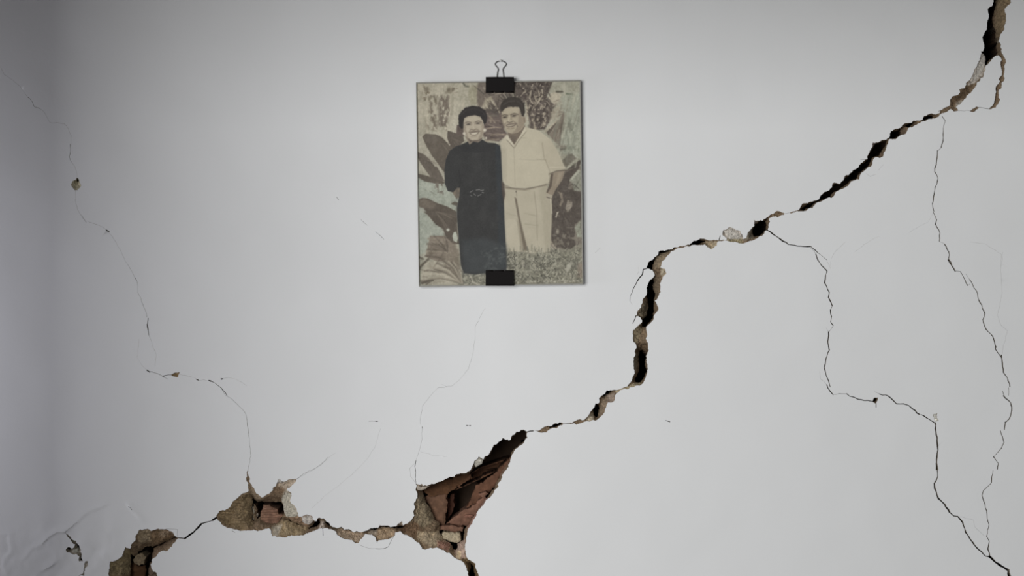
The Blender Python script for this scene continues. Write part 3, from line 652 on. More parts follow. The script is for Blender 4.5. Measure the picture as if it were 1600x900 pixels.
def pbox(name, u0, u1, w0, w1, y0, y1, m, bev=0.0004):
    b = bmesh.new(); bmesh.ops.create_cube(b, size=1)
    for q in b.verts: q.co = Vector(PW3(u0 if q.co.x < 0 else u1, w0 if q.co.z > 0 else w1, y0 if q.co.y < 0 else y1))
    if bev: bmesh.ops.bevel(b, geom=b.edges[:], offset=bev, segments=2, affect='EDGES')
    me = bpy.data.meshes.new(name); b.to_mesh(me); b.free()
    return child(link(name, me, m))
pbox('backing_board', -PW/2, PW/2, -PH/2, PH/2, -0.0067, YB, M_BOARD)
pbox('glass_pane', -PW/2 + .3, PW/2 - .3, -PH/2 + .3, PH/2 - .3, YF, -0.0071, M_GLASS, .0003)
EW = 1.7
for nm, u0, u1, w0, w1 in (('edge_binding', -PW/2, PW/2, -PH/2, -PH/2 + EW), ('edge_binding', -PW/2, PW/2, PH/2 - EW, PH/2),
                           ('edge_binding', -PW/2, -PW/2 + EW * .8, -PH/2 + EW, PH/2 - EW), ('edge_binding', PW/2 - EW, PW/2, -PH/2 + EW, PH/2 - EW)):
    pbox(nm, u0, u1, w0, w1, YF - .0004, -0.0065, M_TAPE, .0002)

# ---- the print: drawn on a fine grid as flat print
NX, NY = 540, 668
uu = np.linspace(-PW/2 + 1, PW/2 - 1, NX); ww = np.linspace(-PH/2 + 1, PH/2 - 1, NY)
U, V_ = np.meshgrid(uu, ww)
GX, GY = pic(U, V_)                      # photo pixel of every print sample
IMG = np.zeros((NY, NX, 3))
def sel(x0, x1, y0, y1):
    m = 0
    i0 = np.searchsorted(ww + PC[1], y0 - 4); i1 = np.searchsorted(ww + PC[1], y1 + 4)
    j0 = np.searchsorted(uu + PC[0], x0 - 4); j1 = np.searchsorted(uu + PC[0], x1 + 4)
    return slice(max(0, i0), max(0, i1)), slice(max(0, j0), max(0, j1))
def put(a, c, s):
    c = np.asarray(c, float)
    IMG[s] = IMG[s] * (1 - a[..., None]) + c * a[..., None]
def fill(poly, c, soft=.9, op=1.0, tex=0.0, tsc=3.0, seed=1):
    b = np.array(poly, float); s = sel(b[:, 0].min() - soft, b[:, 0].max() + soft, b[:, 1].min() - soft, b[:, 1].max() + soft)
    gx, gy = GX[s], GY[s]
    if gx.size == 0: return
    P = np.stack([gx.ravel(), gy.ravel()], 1)
    d = seg_dist(P, poly_segs(poly), 8000) * np.where(inside(P, poly), 1, -1)
    if tex: d = d + (fbm(P[:, 0] / tsc, P[:, 1] / tsc, seed, 3) - .5) * tex * 4
    a = np.clip(.5 + d / (2 * soft), 0, 1).reshape(gx.shape); a = a * a * (3 - 2 * a) * op
    put(a, c, s)
def line(pts, w, c, soft=.6, op=1.0):
    b = np.array(pts, float); s = sel(b[:, 0].min() - w, b[:, 0].max() + w, b[:, 1].min() - w, b[:, 1].max() + w)
    gx, gy = GX[s], GY[s]
    if gx.size == 0: return
    P = np.stack([gx.ravel(), gy.ravel()], 1)
    d = w / 2 - seg_dist(P, np.hstack([b[:-1], b[1:]]), 8000)
    a = np.clip(.5 + d / (2 * soft), 0, 1).reshape(gx.shape) * op
    put(a, c, s)
def blob(cx, cy, rx, ry, c, op=1.0, soft=.5, ang=0.0):
    r = max(rx, ry) * 1.6; s = sel(cx - r, cx + r, cy - r, cy + r)
    dx, dy = GX[s] - cx, GY[s] - cy; ca_, sa = math.cos(ang), math.sin(ang)
    q = np.sqrt(((dx * ca_ + dy * sa) / rx) ** 2 + ((-dx * sa + dy * ca_) / ry) ** 2)
    put(np.clip((1 + soft - q) / (2 * soft + 1e-6), 0, 1) * op, c, s)
def mott(poly, c, thr=.5, sc=(4, 4), gain=6, seed=1, op=1.0, soft=3):
    """mottled patch: noise thresholded inside a soft outline"""
    b = np.array(poly, float); s = sel(b[:, 0].min(), b[:, 0].max(), b[:, 1].min(), b[:, 1].max())
    gx, gy = GX[s], GY[s]
    if gx.size == 0: return
    P = np.stack([gx.ravel(), gy.ravel()], 1)
    d = seg_dist(P, poly_segs(poly), 8000) * np.where(inside(P, poly), 1, -1)
    a = np.clip(.5 + d / (2 * soft), 0, 1)
    n = fbm(P[:, 0] / sc[0], P[:, 1] / sc[1], seed, 3)
    put((a * np.clip((n - thr) * gain, 0, 1) * op).reshape(gx.shape), c, s)

p1 = (630, 80, 2.37); p2 = (680, 140, 6.43); p3 = (770, 140, 6.43); p4 = (640, 260, 4.615); p5 = (770, 260, 4.615); p8 = (640, 110, 5.625)
# background tone
fx = np.clip((GX - 652) / 256, 0, 1)[..., None]; fy = np.clip((GY - 128) / 318, 0, 1)[..., None]
tl, tr_, bl, br = [np.array(c, float) for c in ((166,158,139), (152,150,133), (150,148,132), (128,124,108))]
IMG[:] = (tl * (1 - fx) + tr_ * fx) * (1 - fy) + (bl * (1 - fx) + br * fx) * fy
# -- upper left: curtain-like pale trunks with mottled bark
for k in range(26):
    xx = random.uniform(655, 760); y0 = random.uniform(128, 190)
    line([(xx, y0), (xx + random.uniform(-2, 2), y0 + random.uniform(20, 60))], random.uniform(1, 3), random.choice([(178,170,150), (152,144,126), (172,164,144)]), 1.2, .6)
mott(Q(p8, (180,220),(240,220),(240,540),(150,500),(160,430)), (116,105,90), .42, (3, 6), 5, 3)
mott(Q(p8, (260,220),(340,220),(360,400),(320,520),(250,480)), (112,100,88), .38, (3, 5), 5, 4)
mott(Q(p8, (120,130),(180,130),(180,200),(120,280)), (120,108,88), .52, (3, 4), 6, 5)
mott(Q(p8, (320,150),(420,130),(420,190),(320,200)), (124,113,96), .5, (4, 3), 6, 6)
for q, r in (((137,250),2), ((175,245),2.5), ((190,230),2), ((225,262),2.5), ((150,165),3.5), ((348,172),4)):
    a, b = Q(p8, q)[0]; blob(a, b, r, r * 1.1, (112,102,84), .8)
line(Q(p8, (470,112),(490,135),(520,140)), 2.5, (100,98,84), 1)
fill(Q(p8, (520,130),(600,130),(600,290),(540,300),(515,230)), (146,140,116), 3, .8)
mott(Q(p8, (600,130),(680,120),(690,340),(600,330)), (112,98,84), .42, (4, 6), 6, 8)
mott(Q(p8, (600,190),(690,190),(690,320),(600,330)), (104,90,78), .42, (4, 4), 6, 9)
fill(Q(p8, (330,400),(420,390),(440,540),(400,560),(340,520)), (168,161,143), 3, .8)
# -- big dark leaves on the left
fill(Q(p8, (60,560),(110,540),(120,640),(180,720),(250,830),(310,900),(240,900),(180,780),(70,700)), (158,152,136), 3, .8)
fill(Q(p8, (110,580),(140,555),(230,560),(290,590),(345,650),(372,690),(335,760),(318,900),(290,880),(250,820),(190,740),(140,650)), (96,86,75), .8)
fill(Q(p8, (120,580),(150,562),(220,568),(270,600),(220,640),(150,640)), (102,92,82), 2.5, .6)
fill(Q(p8, (335,530),(370,538),(420,555),(470,575),(480,620),(400,690),(370,690),(345,640),(330,590)), (90,80,71), .8)
line(Q(p8, (215,500),(270,560),(320,610),(350,650)), 2.2, (166,158,140), .9)
fill(Q(p8, (415,480),(470,470),(480,580),(410,560)), (92,78,72), 1)
fill(Q(p8, (66,715),(130,738),(185,790),(225,850),(255,905),(275,960),(200,960),(150,890),(100,820),(68,760)), (98,88,78), .9)
fill(Q(p4, (100,0),(195,0),(225,50),(252,105),(220,105),(150,45)), (98,88,78), .9)
# -- pale green middle left
fill(Q(p4, (52,75),(120,100),(250,120),(350,240),(335,325),(200,265),(110,228),(52,235)), (146,153,141), 3, .9)
for k in range(16):
    a, b = Q(p4, (random.uniform(60, 250), random.uniform(110, 220)))[0]
    line([(a, b), (a + random.uniform(2, 9), b + random.uniform(2, 8))], 1, random.choice([(118,120,106), (165,170,158)]), .7, .6)
fill(Q(p4, (58,52),(110,62),(180,85),(252,112),(246,126),(180,122),(110,108),(58,78)), (92,83,72), .8)
mott(Q(p4, (180,115),(250,120),(240,200),(190,180)), (104,95,84), .45, (3, 4), 6, 11)
fill(Q(p4, (300,250),(350,225),(345,300),(310,285)), (150,156,145), 1.4, .9)
fill(Q(p4, (300,265),(325,252),(350,262),(340,285),(305,275)), (98,90,78), .8)
fill(Q(p4, (52,290),(130,350),(190,420),(240,450),(270,560),(150,500),(120,620),(60,640),(52,400)), (146,152,140), 3, .95)
fill(Q(p4, (64,240),(90,226),(130,230),(200,265),(270,288),(338,325),(345,480),(360,560),(330,560),(300,560),(275,540),(240,450),(190,420),(130,350),(70,300)), (89,79,69), .8)
fill(Q(p4, (64,240),(110,230),(190,275),(180,300),(110,300),(70,285)), (108,97,84), 3, .9)
fill(Q(p4, (60,290),(100,300),(120,330),(70,320)), (150,152,140), 1.5, .9)
blob(*Q(p4, (277,457))[0], 2.4, 2.2, (172,172,160), 1, .5)
fill(Q(p4, (318,475),(335,470),(348,520),(340,550),(315,535),(308,500)), (160,164,150), .8)
fill(Q(p4, (285,545),(330,550),(362,640),(300,660),(260,560)), (112,100,86), 2.5, .8)
fill(Q(p4, (148,500),(250,500),(315,560),(335,660),(300,700),(240,690),(180,680),(115,650),(128,590)), (124,112,98), 1)
for i, (a, b, c_, w_) in enumerate((((135,520),(270,530),(136,124,108),3), ((128,560),(280,575),(112,101,87),3), ((128,600),(240,615),(92,82,70),2.4), ((120,612),(290,625),(140,129,112),3), ((115,645),(300,680),(96,85,74),3), ((150,505),(160,660),(116,105,92),2), ((160,540),(300,610),(128,117,102),2))):
    line(Q(p4, a, ((a[0] + b[0]) / 2, (a[1] + b[1]) / 2 - 6), b), w_, c_, 1.2, .8)
fill(Q(p4, (125,680),(250,690),(300,720),(370,790),(300,850),(90,850),(70,780)), (154,147,130), 3, .95)
fill(Q(p4, (240,640),(350,600),(372,780),(420,850),(330,840),(260,740)), (122,111,96), 3, .9)
for k in range(34):
    a, b = Q(p4, (random.uniform(70, 370), random.uniform(690, 850)))[0]
    line([(a, b), (a + random.uniform(4, 14), b + random.uniform(-3, 4))], random.uniform(.8, 2), random.choice([(112,103,90), (166,158,140), (134,125,110), (176,168,150)]), .8, .7)
line(Q(p4, (65,740),(100,700),(135,668)), 3.5, (96,88,76), 1); line(Q(p4, (62,650),(95,668)), 3, (104,98,86), 1)
line(Q(p4, (90,840),(140,825),(165,820)), 4, (92,84,72), 1); line(Q(p4, (120,850),(170,815)), 2, (104,96,82), 1)
fill(Q(p4, (55,740),(80,760),(75,850),(55,850)), (134,136,118), 2, .8)
# -- foliage between and behind the heads
fill(Q(p2, (430,-60),(440,-90),(900,-90),(900,120),(690,240),(690,400),(725,450),(640,520),(500,500),(470,440),(500,330),(510,220),(420,130)), (112,100,90), 2, .95)
fill(Q(p2, (470,190),(500,100),(560,60),(610,160),(560,200)), (160,150,128), 2, .9)
fill(Q(p2, (500,210),(600,185),(680,250),(690,400),(722,450),(640,520),(520,500),(480,440),(490,330)), (100,86,80), 1)
for k in range(30):
    a, b = Q(p2, (random.uniform(490, 690), random.uniform(220, 500)))[0]
    line([(a, b), (a + random.uniform(3, 12), b + random.uniform(-2, 3))], random.uniform(.8, 2), random.choice([(124,108,98), (78,65,60), (134,118,104), (88,74,70)]), .7, .7)
for a, b in (((520,240),(600,330)), ((545,260),(560,330)), ((500,520),(640,498)), ((560,455),(690,452)), ((520,390),(660,380))):
    line(Q(p2, a, ((a[0] + b[0]) / 2, (a[1] + b[1]) / 2 - 8), b), 2.0, (140,124,106), .9, .8)
for k in range(30):     # spiky crown above
    ang = random.uniform(math.pi * 1.0, math.pi * 1.95); r0 = random.uniform(2, 6); r1 = random.uniform(12, 34)
    cx, cy = 782, 180
    line([(cx + math.cos(ang) * r0, cy + math.sin(ang) * r0), (cx + math.cos(ang) * r1, cy + math.sin(ang) * r1 * .9)], random.uniform(1.2, 2.6), random.choice([(84,72,66), (96,84,78), (158,148,126), (104,92,80), (80,72,68)]), .7, .85)
for k in range(34):     # grey-green spikes behind the man's head
    ang = random.uniform(math.pi * 1.08, math.pi * 1.95); r1 = random.uniform(16, 27); cx, cy = 801, 168
    line([(cx, cy), (cx + math.cos(ang) * r1, cy + math.sin(ang) * r1)], random.uniform(1, 2), random.choice([(84,82,74), (98,94,84), (74,68,64), (150,142,122)]), .7, .8)
# -- dark mottled plant right of his head
fill(Q(p3, (60,-90),(600,-90),(570,0),(545,60),(540,110),(650,135),(600,200),(580,300),(520,400),(380,395),(360,260),(345,130),(300,100),(230,60)), (94,83,76), 1.5, .95)
mott(Q(p3, (140,-90),(600,-90),(560,0),(560,330),(500,400),(370,390),(340,60)), (72,62,57), .46, (3.2, 3.2), 7, 14)
mott(Q(p3, (200,-90),(600,-90),(560,0),(560,330),(500,400),(370,390),(340,60)), (160,148,128), .62, (2.2, 3), 9, 15)
mott(Q(p3, (220,20),(340,0),(350,110),(240,60)), (84,72,68), .48, (3, 3), 6, 16)
for pl in ([(385,10),(372,70),(380,110),(405,140)], [(418,40),(430,100),(445,145)], [(495,0),(500,50),(480,90),(450,135)], [(460,10),(470,60)], [(330,120),(345,200),(335,260)], [(350,180),(352,300)], [(395,300),(420,370)], [(310,30),(330,20)]):
    line(Q(p3, *pl), 1.8, (172,160,138), .8, .9)
for q, r in (((490,180),2.6), ((520,240),2), ((515,345),2.6), ((425,385),2.2), ((450,300),1.8), ((400,250),1.6), ((555,190),2)):
    blob(*Q(p3, q)[0], r, r * 1.3, (164,152,132), .9)
fill(Q(p3, (555,90),(580,40),(630,15),(690,55),(665,120),(620,150)), (168,158,138), 1.4, .95)
fill(Q(p3, (580,220),(660,170),(690,240),(650,300),(580,300)), (152,142,124), 2.5, .9)
for k in range(14):
    a, b = Q(p3, (random.uniform(560, 680), random.uniform(100, 300)))[0]
    line([(a, b), (a + random.uniform(4, 10), b + random.uniform(-4, 4))], 1.2, random.choice([(104,92,82), (130,118,104), (172,162,142)]), .7, .7)
line(Q(p3, (640,20),(700,20)), 3, (92,88,76), 1); line(Q(p3, (740,40),(800,48)), 2.5, (100,108,88), 1)
fill(Q(p3, (690,70),(880,20),(890,700),(690,640),(660,560),(720,300)), (146,148,132), 3, .9)
fill(Q(p3, (540,430),(640,310),(665,305),(580,430),(560,460)), (98,87,77), .9); line(Q(p3, (525,420),(600,350),(640,318)), 2.5, (158,148,128), .8)
fill(Q(p3, (565,455),(650,330),(715,215),(722,260),(690,430),(665,560),(620,520)), (120,109,96), 1.2)
for a, b, c_, w_ in (((700,300),(672,560),(94,86,76),2), ((830,40),(700,470),(162,160,142),4), ((760,100),(700,440),(134,130,114),2), ((860,60),(760,470),(156,158,142),4), ((790,120),(730,500),(138,140,126),2.5), ((880,200),(790,640),(134,136,122),3), ((650,570),(730,575),(122,112,98),4), ((680,600),(730,592),(92,84,74),3)):
    line(Q(p3, a, b), w_, c_, 1.3, .8)
mott(Q(p3, (740,300),(880,260),(880,620),(720,620)), (122,126,110), .5, (4, 7), 6, 18, .8)
blob(*Q(p3, (780,370))[0], 3.5, 7, (116,116,102), .8)
fill(Q(p3, (690,720),(760,650),(800,640),(840,690),(740,780),(710,770)), (104,98,86), 1.5, .9)
fill(Q(p3, (700,900),(730,820),(800,760),(875,705),(890,715),(870,770),(800,860),(780,910)), (86,78,70), .9)
# -- dark bushes behind his arm
fill(Q(p5, (420,50),(640,0),(645,560),(440,600),(410,560),(412,400)), (110,100,90), 2, .9)
fill(Q(p5, (525,45),(570,20),(600,0),(632,0),(600,40),(560,95),(540,160),(640,185),(642,380),(590,420),(600,560),(560,600),(480,585),(430,575),(414,450),(422,330),(428,210),(470,130)), (86,77,70), 1)
fill(Q(p5, (560,90),(600,45),(642,20),(642,180),(590,175)), (136,136,122), 1.6, .95)
line(Q(p5, (560,100),(620,30)), 3, (156,156,140), 1); line(Q(p5, (590,160),(640,70)), 2, (116,116,102), 1)
for k in range(40):
    a, b = Q(p5, (random.uniform(430, 630), random.uniform(180, 580)))[0]
    line([(a, b), (a + random.uniform(-5, 5), b + random.uniform(-8, 8))], random.uniform(.8, 2.4), random.choice([(70,61,56), (104,94,84), (94,84,76), (76,66,60)]), .9, .8)
fill(Q(p5, (470,180),(500,190),(510,250),(490,290),(480,280),(495,240),(480,200)), (128,116,102), .8)
fill(Q(p5, (525,300),(540,240),(575,250),(572,290),(540,330)), (142,132,118), 1, .95)
fill(Q(p5, (452,360),(460,330),(478,325),(465,350),(458,372)), (176,168,150), .6); blob(*Q(p5, (468,470))[0], 2, 3.4, (160,152,136))
fill(Q(p5, (590,440),(640,380),(645,520),(610,510)), (136,138,122), 1.6, .95); line(Q(p5, (420,545),(445,580),(470,600)), 3, (150,140,122), 1)
mott(Q(p5, (430,480),(640,470),(640,600),(430,590)), (116,108,96), .52, (4, 4), 6, 20)
# -- grass
fill(Q(p5, (90,610),(140,600),(250,620),(420,600),(520,600),(645,590),(650,860),(90,860)), (122,119,104), 2, 1, .5, 4, 3)
fill(Q(p4, (370,770),(660,745),(660,870),(350,870)), (116,114,100), 2, .95)
for k in range(620):
    xx = random.uniform(790, 908); yy = random.uniform(391, 443)
    if yy < 391 + 8 * (fbm(np.array([xx / 6]), np.array([1.0]), 2, 2)[0]): continue
    an = random.uniform(-.9, .9) + (math.pi / 2 if random.random() < .75 else 0); L = random.uniform(2, 6)
    line([(xx, yy), (xx + math.cos(an) * L, yy - math.sin(an) * L)], random.uniform(.7, 1.4), random.choice([(86,84,74), (160,157,138), (148,145,126), (98,96,84), (112,112,96), (170,166,148), (132,130,114)]), .6, .8)
for k in range(90):
    xx = random.uniform(722, 762); yy = random.uniform(428, 444)
    an = random.uniform(0, math.pi); L = random.uniform(2, 5)
    line([(xx, yy), (xx + math.cos(an) * L, yy - math.sin(an) * L)], random.uniform(.7, 1.3), random.choice([(86,84,74), (158,155,138), (142,140,124), (96,94,84)]), .6, .8)
fill(Q(p5, (520,740),(545,690),(570,690),(560,750),(530,765)), (164,160,146), 1.4, .7)
fill(Q(p5, (610,700),(650,690),(650,800),(610,800)), (136,118,104), 3, .6)

# -- photographic texture over the whole background: blotches, leaf veins, shade between leaves
bt = (fbm(GX / 2.2, GY / 2.2, 61, 3) - .5) * 26 + (fbm(GX / 7, GY / 9, 62, 3) - .5) * 30 + (fbm(GX / 1.3, GY / 5, 63, 2) - .5) * 12
lum = IMG.mean(-1)
IMG = IMG + (bt * np.clip((lum - 60) / 60, .45, 1))[..., None] * np.array([1.0, .985, .96])
for cx, cy, r0, n_, a0, a1 in ((688, 222, 30, 9, -.2, 1.3), (668, 250, 22, 6, .3, 1.3), (706, 215, 20, 6, .2, 1.4), (680, 330, 34, 9, .1, 1.2), (700, 395, 30, 12, -2.9, -1.6), (676, 420, 34, 14, -1.2, .5)):
    for k in range(n_):
        an = random.uniform(a0, a1); q0 = random.uniform(0, 8); L = r0 * random.uniform(.5, 1)
        line([(cx + math.cos(an) * q0, cy + math.sin(an) * q0), (cx + math.cos(an) * (q0 + L * .5) + .8, cy + math.sin(an) * (q0 + L * .5)), (cx + math.cos(an) * (q0 + L), cy + math.sin(an) * (q0 + L) + 1)], random.uniform(.7, 1.5), random.choice([(78,69,60), (126,115,102), (112,101,88), (84,75,66)]), .8, .5)
# fan of blades, bottom left
for k in range(16):
    t_ = k / 15; ex = 655 + 62 * t_ + random.uniform(-2, 2); ey = 440 - 34 * math.sin(t_ * math.pi * .8) + random.uniform(-3, 3)
    line([(722, 442), ((722 + ex) / 2, (442 + ey) / 2 - 6), (ex, ey)], random.uniform(1.2, 3), random.choice([(164,156,138), (104,95,82), (142,133,116), (90,81,70), (172,164,146)]), .9, .6)
# dark spikes with pale gaps, top centre and right
for k in range(46):
    cx, cy = random.choice([(768, 178), (776, 172), (800, 166), (806, 160), (760, 150)]); an = random.uniform(math.pi * 1.05, math.pi * 1.95); L = random.uniform(9, 24)
    ax, ay = cx + math.cos(an) * 5, cy + math.sin(an) * 5
    line([(ax, ay), (ax + math.cos(an) * L * .6, ay + math.sin(an) * L * .6)], 2.0, random.choice([(74,64,58), (90,79,71), (82,76,68)]), .7, .75)
    line([(ax + math.cos(an) * L * .5, ay + math.sin(an) * L * .5), (ax + math.cos(an) * L, ay + math.sin(an) * L)], 1.0, random.choice([(84,74,66), (166,156,134), (100,90,80)]), .6, .75)
for k in range(60):
    xx = random.uniform(826, 862); yy = random.uniform(132, 200); an = random.uniform(.9, 2.3); L = random.uniform(3, 11)
    line([(xx, yy), (xx + math.cos(an) * L * .5 + 1, yy - math.sin(an) * L * .5), (xx + math.cos(an) * L, yy - math.sin(an) * L)], random.uniform(.8, 1.8), random.choice([(66,56,52), (80,70,64), (164,152,132), (96,84,76), (72,62,58)]), .6, .7)
for k in range(36):
    xx = random.uniform(866, 906); yy = random.uniform(135, 250); L = random.uniform(8, 26)
    line([(xx, yy), (xx - L * .25, yy + L)], random.uniform(.8, 2.2), random.choice([(166,164,146), (124,122,108), (138,140,124), (112,108,96)]), .9, .5)
for k in range(70):
    xx = random.uniform(862, 908); yy = random.uniform(290, 392); an = random.uniform(0, math.pi); L = random.uniform(3, 10)
    line([(xx, yy), (xx + math.cos(an) * L, yy - math.sin(an) * L)], random.uniform(.7, 1.8), random.choice([(66,58,53), (74,65,60), (110,101,91), (128,120,108), (70,62,56)]), .7, .6)
for k in range(26):
    xx = random.uniform(794, 906); yy = random.uniform(398, 440); blob(xx, yy, random.uniform(2, 6), random.uniform(1.5, 4), random.choice([(90,88,78), (150,147,130), (96,94,84), (160,156,140)]), .45, .8)

for k in range(420):
    xx = random.choice([random.uniform(791, 908), random.gauss(800, 8), random.gauss(852, 12)]); xx = min(907, max(792, xx)); yy = random.uniform(388, 443)
    an = random.uniform(.2, 2.9); L = random.uniform(2, 7)
    line([(xx, yy), (xx + math.cos(an) * L * .5 + .6, yy - math.sin(an) * L * .5), (xx + math.cos(an) * L, yy - math.sin(an) * L)], random.uniform(.7, 1.3), random.choice([(64,62,55), (172,168,150), (74,72,64), (160,156,138), (84,82,72)]), .5, .7)

# -- the man
TR = (165, 157, 137)
fill(Q(p1, (372,508),(450,514),(530,494),(546,535),(551,570),(549,640),(543,742),(500,748),(470,748),(440,742),(380,742),(374,640),(370,560)), TR, .8)
fill(Q(p1, (500,500),(530,496),(548,545),(550,640),(542,742),(525,742),(515,600)), (156,148,128), 3, .8)
fill(Q(p1, (412,540),(420,545),(432,615),(450,690),(462,738),(446,738),(438,690),(424,610)), (108,97,82), 1.2, .95)
fill(Q(p1, (418,620),(428,630),(440,700),(448,740),(436,742),(430,690)), (136,126,108), 1.5, .7)
line(Q(p1, (485,520),(495,600),(497,700)), 1.4, (142,133,115), .9, .8); line(Q(p1, (450,600),(495,610)), 1, (142,133,115), .9, .7); line(Q(p1, (452,640),(500,645)), 1, (144,135,117), .9, .7)
line(Q(p1, (385,600),(420,610)), 1, (148,139,121), .9, .7); fill(Q(p1, (378,625),(420,620),(432,735),(382,738)), (172,164,144), 3, .6)
for k in range(70):
    xx = random.uniform(792, 862); yy = random.uniform(386, 398)
    line([(xx, yy + 4), (xx + random.uniform(-2, 2), yy - random.uniform(0, 5))], random.uniform(.7, 1.3), random.choice([(92,90,78), (160,156,138), (118,115,100), (142,138,120)]), .6, .8)
SH = (171, 163, 142)
fill(Q(p1, (357,342),(383,308),(410,345),(448,284),(452,280),(500,292),(545,325),(570,365),(588,405),(601,435),(575,442),(546,455),(538,488),(500,500),(450,507),(405,506),(375,492),(366,470),(363,400)), SH, .7)
fill(Q(p1, (500,330),(545,328),(575,372),(600,435),(548,450),(525,400)), (164,155,134), 4, .7)
fill(Q(p1, (362,360),(385,360),(382,490),(368,470)), (160,152,132), 3, .7)
line(Q(p1, (515,340),(522,395),(528,405),(545,450)), 1.4, (146,136,117), 1, .8); line(Q(p1, (495,400),(530,402)), 1.2, (142,132,113), .9, .7)
line(Q(p1, (430,400),(500,403)), 1, (154,145,126), 1, .6); line(Q(p1, (409,350),(412,420),(414,500)), 1, (150,141,122), .7, .7)
line(Q(p1, (545,430),(600,428)), 1.2, (182,174,154), .8, .8); line(Q(p1, (540,455),(570,443),(602,440)), 1.6, (94,84,72), .8, .95)
line(Q(p1, (540,452),(545,480),(530,500)), 1.4, (150,140,120), .9, .8)
fill(Q(p1, (376,494),(405,506),(450,508),(505,498),(532,488),(530,498),(450,517),(378,510)), (140,130,112), 1, .8)
line(Q(p1, (378,504),(450,511),(530,495)), 1.1, (112,102,88), .6, .9); line(Q(p1, (418,510),(420,535)), 1.4, (136,126,108), .8, .8)
blob(*Q(p1, (418,520))[0], 1, 1, (100,92,80))
# arm and hand in pocket
fill(Q(p1, (547,455),(570,445),(598,443),(590,475),(566,510),(554,534),(530,525),(540,498)), (138,124,106), .8)
fill(Q(p1, (547,455),(556,452),(550,500),(535,524),(530,522),(541,495)), (92,80,70), 1, .9)
fill(Q(p1, (575,450),(590,450),(575,485),(562,500)), (152,138,118), 1.4, .8)
fill(Q(p1, (530,527),(553,532),(550,556),(532,545)), (158,148,130), .8); line(Q(p1, (532,540),(550,546)), 1.3, (98,90,80), .6); line(Q(p1, (545,545),(551,600)), 1.2, (178,170,150), .7)
# neck, face, hair
fill(Q(p3, (150,430),(300,380),(325,350),(320,385),(270,470),(215,552),(165,480)), (112,98,84), .8)
fill(Q(p3, (165,460),(235,470),(225,520),(212,545)), (98,86,75), 1.2, .8)
fill(Q(p3, (88,205),(130,182),(200,168),(262,178),(285,250),(305,290),(318,320),(312,365),(290,400),(250,430),(190,442),(155,430),(128,400),(106,350),(88,290)), (158,146,124), .7)
fill(Q(p3, (262,190),(285,250),(310,300),(315,360),(285,400),(240,432),(190,442),(225,405),(255,350),(258,280)), (136,122,104), 1.6, .9)
fill(Q(p3, (130,200),(200,180),(255,190),(255,230),(180,235),(110,245)), (168,156,133), 2, .8)
fill(Q(p3, (298,275),(325,265),(335,320),(315,345),(300,320)), (142,127,107), .8); line(Q(p3, (315,285),(318,325)), 1, (104,92,80), .6)
fill(Q(p3, (85,218),(72,178),(84,132),(118,96),(165,74),(225,70),(280,92),(316,145),(324,230),(308,272),(290,262),(278,215),(264,178),(240,164),(205,174),(168,164),(142,178),(116,196),(98,215)), (60,53,48), .9, 1, .4, 2.2, 5)
line(Q(p3, (110,150),(160,118),(220,112)), 1.2, (82,76,70), .9, .7); line(Q(p3, (240,110),(290,150),(300,200)), 1.2, (76,70,64), .9, .7)
for cx, cy, an in ((120,276,-.12), (214,262,-.12)):
    a, b = Q(p3, (cx, cy))[0]; blob(a, b - .3, 4.2, 2.1, (112,99,86), .6, .7, an); blob(a, b, 2.8, 1.0, (60,52,47), .95, .6, an); line([(a - 3, b + 2.3), (a + 3, b + 1.9)], .8, (150,138,118), .7, .6)
line(Q(p3, (90,260),(118,250),(150,258)), 1.5, (84,73,64), .8, .85); line(Q(p3, (180,250),(215,238),(254,248)), 1.5, (84,73,64), .8, .85)
line(Q(p3, (166,262),(160,300),(158,314)), 1.8, (180,169,146), .9, .85); line(Q(p3, (184,268),(186,300)), 1.3, (128,114,98), .8, .7)
line(Q(p3, (146,322),(170,331),(198,320)), 1.4, (100,88,76), .8, .85)
line(Q(p3, (140,325),(118,348),(120,372)), 1.2, (112,99,86), .9, .8); line(Q(p3, (206,315),(240,340),(246,368)), 1.4, (104,91,79), .9, .85)
fill(Q(p3, (128,354),(160,340),(200,338),(238,338),(230,358),(196,376),(160,378),(138,370)), (114,100,87), .9)
fill(Q(p3, (140,358),(180,351),(224,347),(206,359),(176,366),(152,366)), (160,149,129), .7, .95)
line(Q(p3, (146,388),(178,394),(212,384)), 1.2, (120,106,91), .9, .7); fill(Q(p3, (145,400),(200,400),(190,432),(160,428)), (160,148,126), 1.6, .7)
fill(Q(p3, (86,250),(100,300),(112,360),(135,410),(120,395),(98,345),(84,290)), (126,112,96), 1.4, .7)
blob(*Q(p3, (125,318))[0], 2.4, 2.2, (172,160,137), .7, .7); blob(*Q(p3, (222,308))[0], 2.6, 2.2, (164,151,129), .7, .7)
# collar
fill(Q(p3, (130,490),(150,455),(165,500),(205,545),(215,580),(180,550),(150,525)), (181,173,153), .8); fill(Q(p3, (215,580),(225,540),(275,460),(322,375),(335,420),(280,480)), (180,172,151), .7)
line(Q(p3, (140,505),(170,535),(210,582)), 1.2, (118,108,94), .6, .9); line(Q(p3, (218,582),(250,525),(285,480),(335,420)), 1.3, (130,120,103), .7, .85); line(Q(p3, (262,500),(290,485),(330,485)), 1, (148,138,119), .7, .7); line(Q(p3, (245,500),(215,575)), 1, (150,140,121), .6, .7)

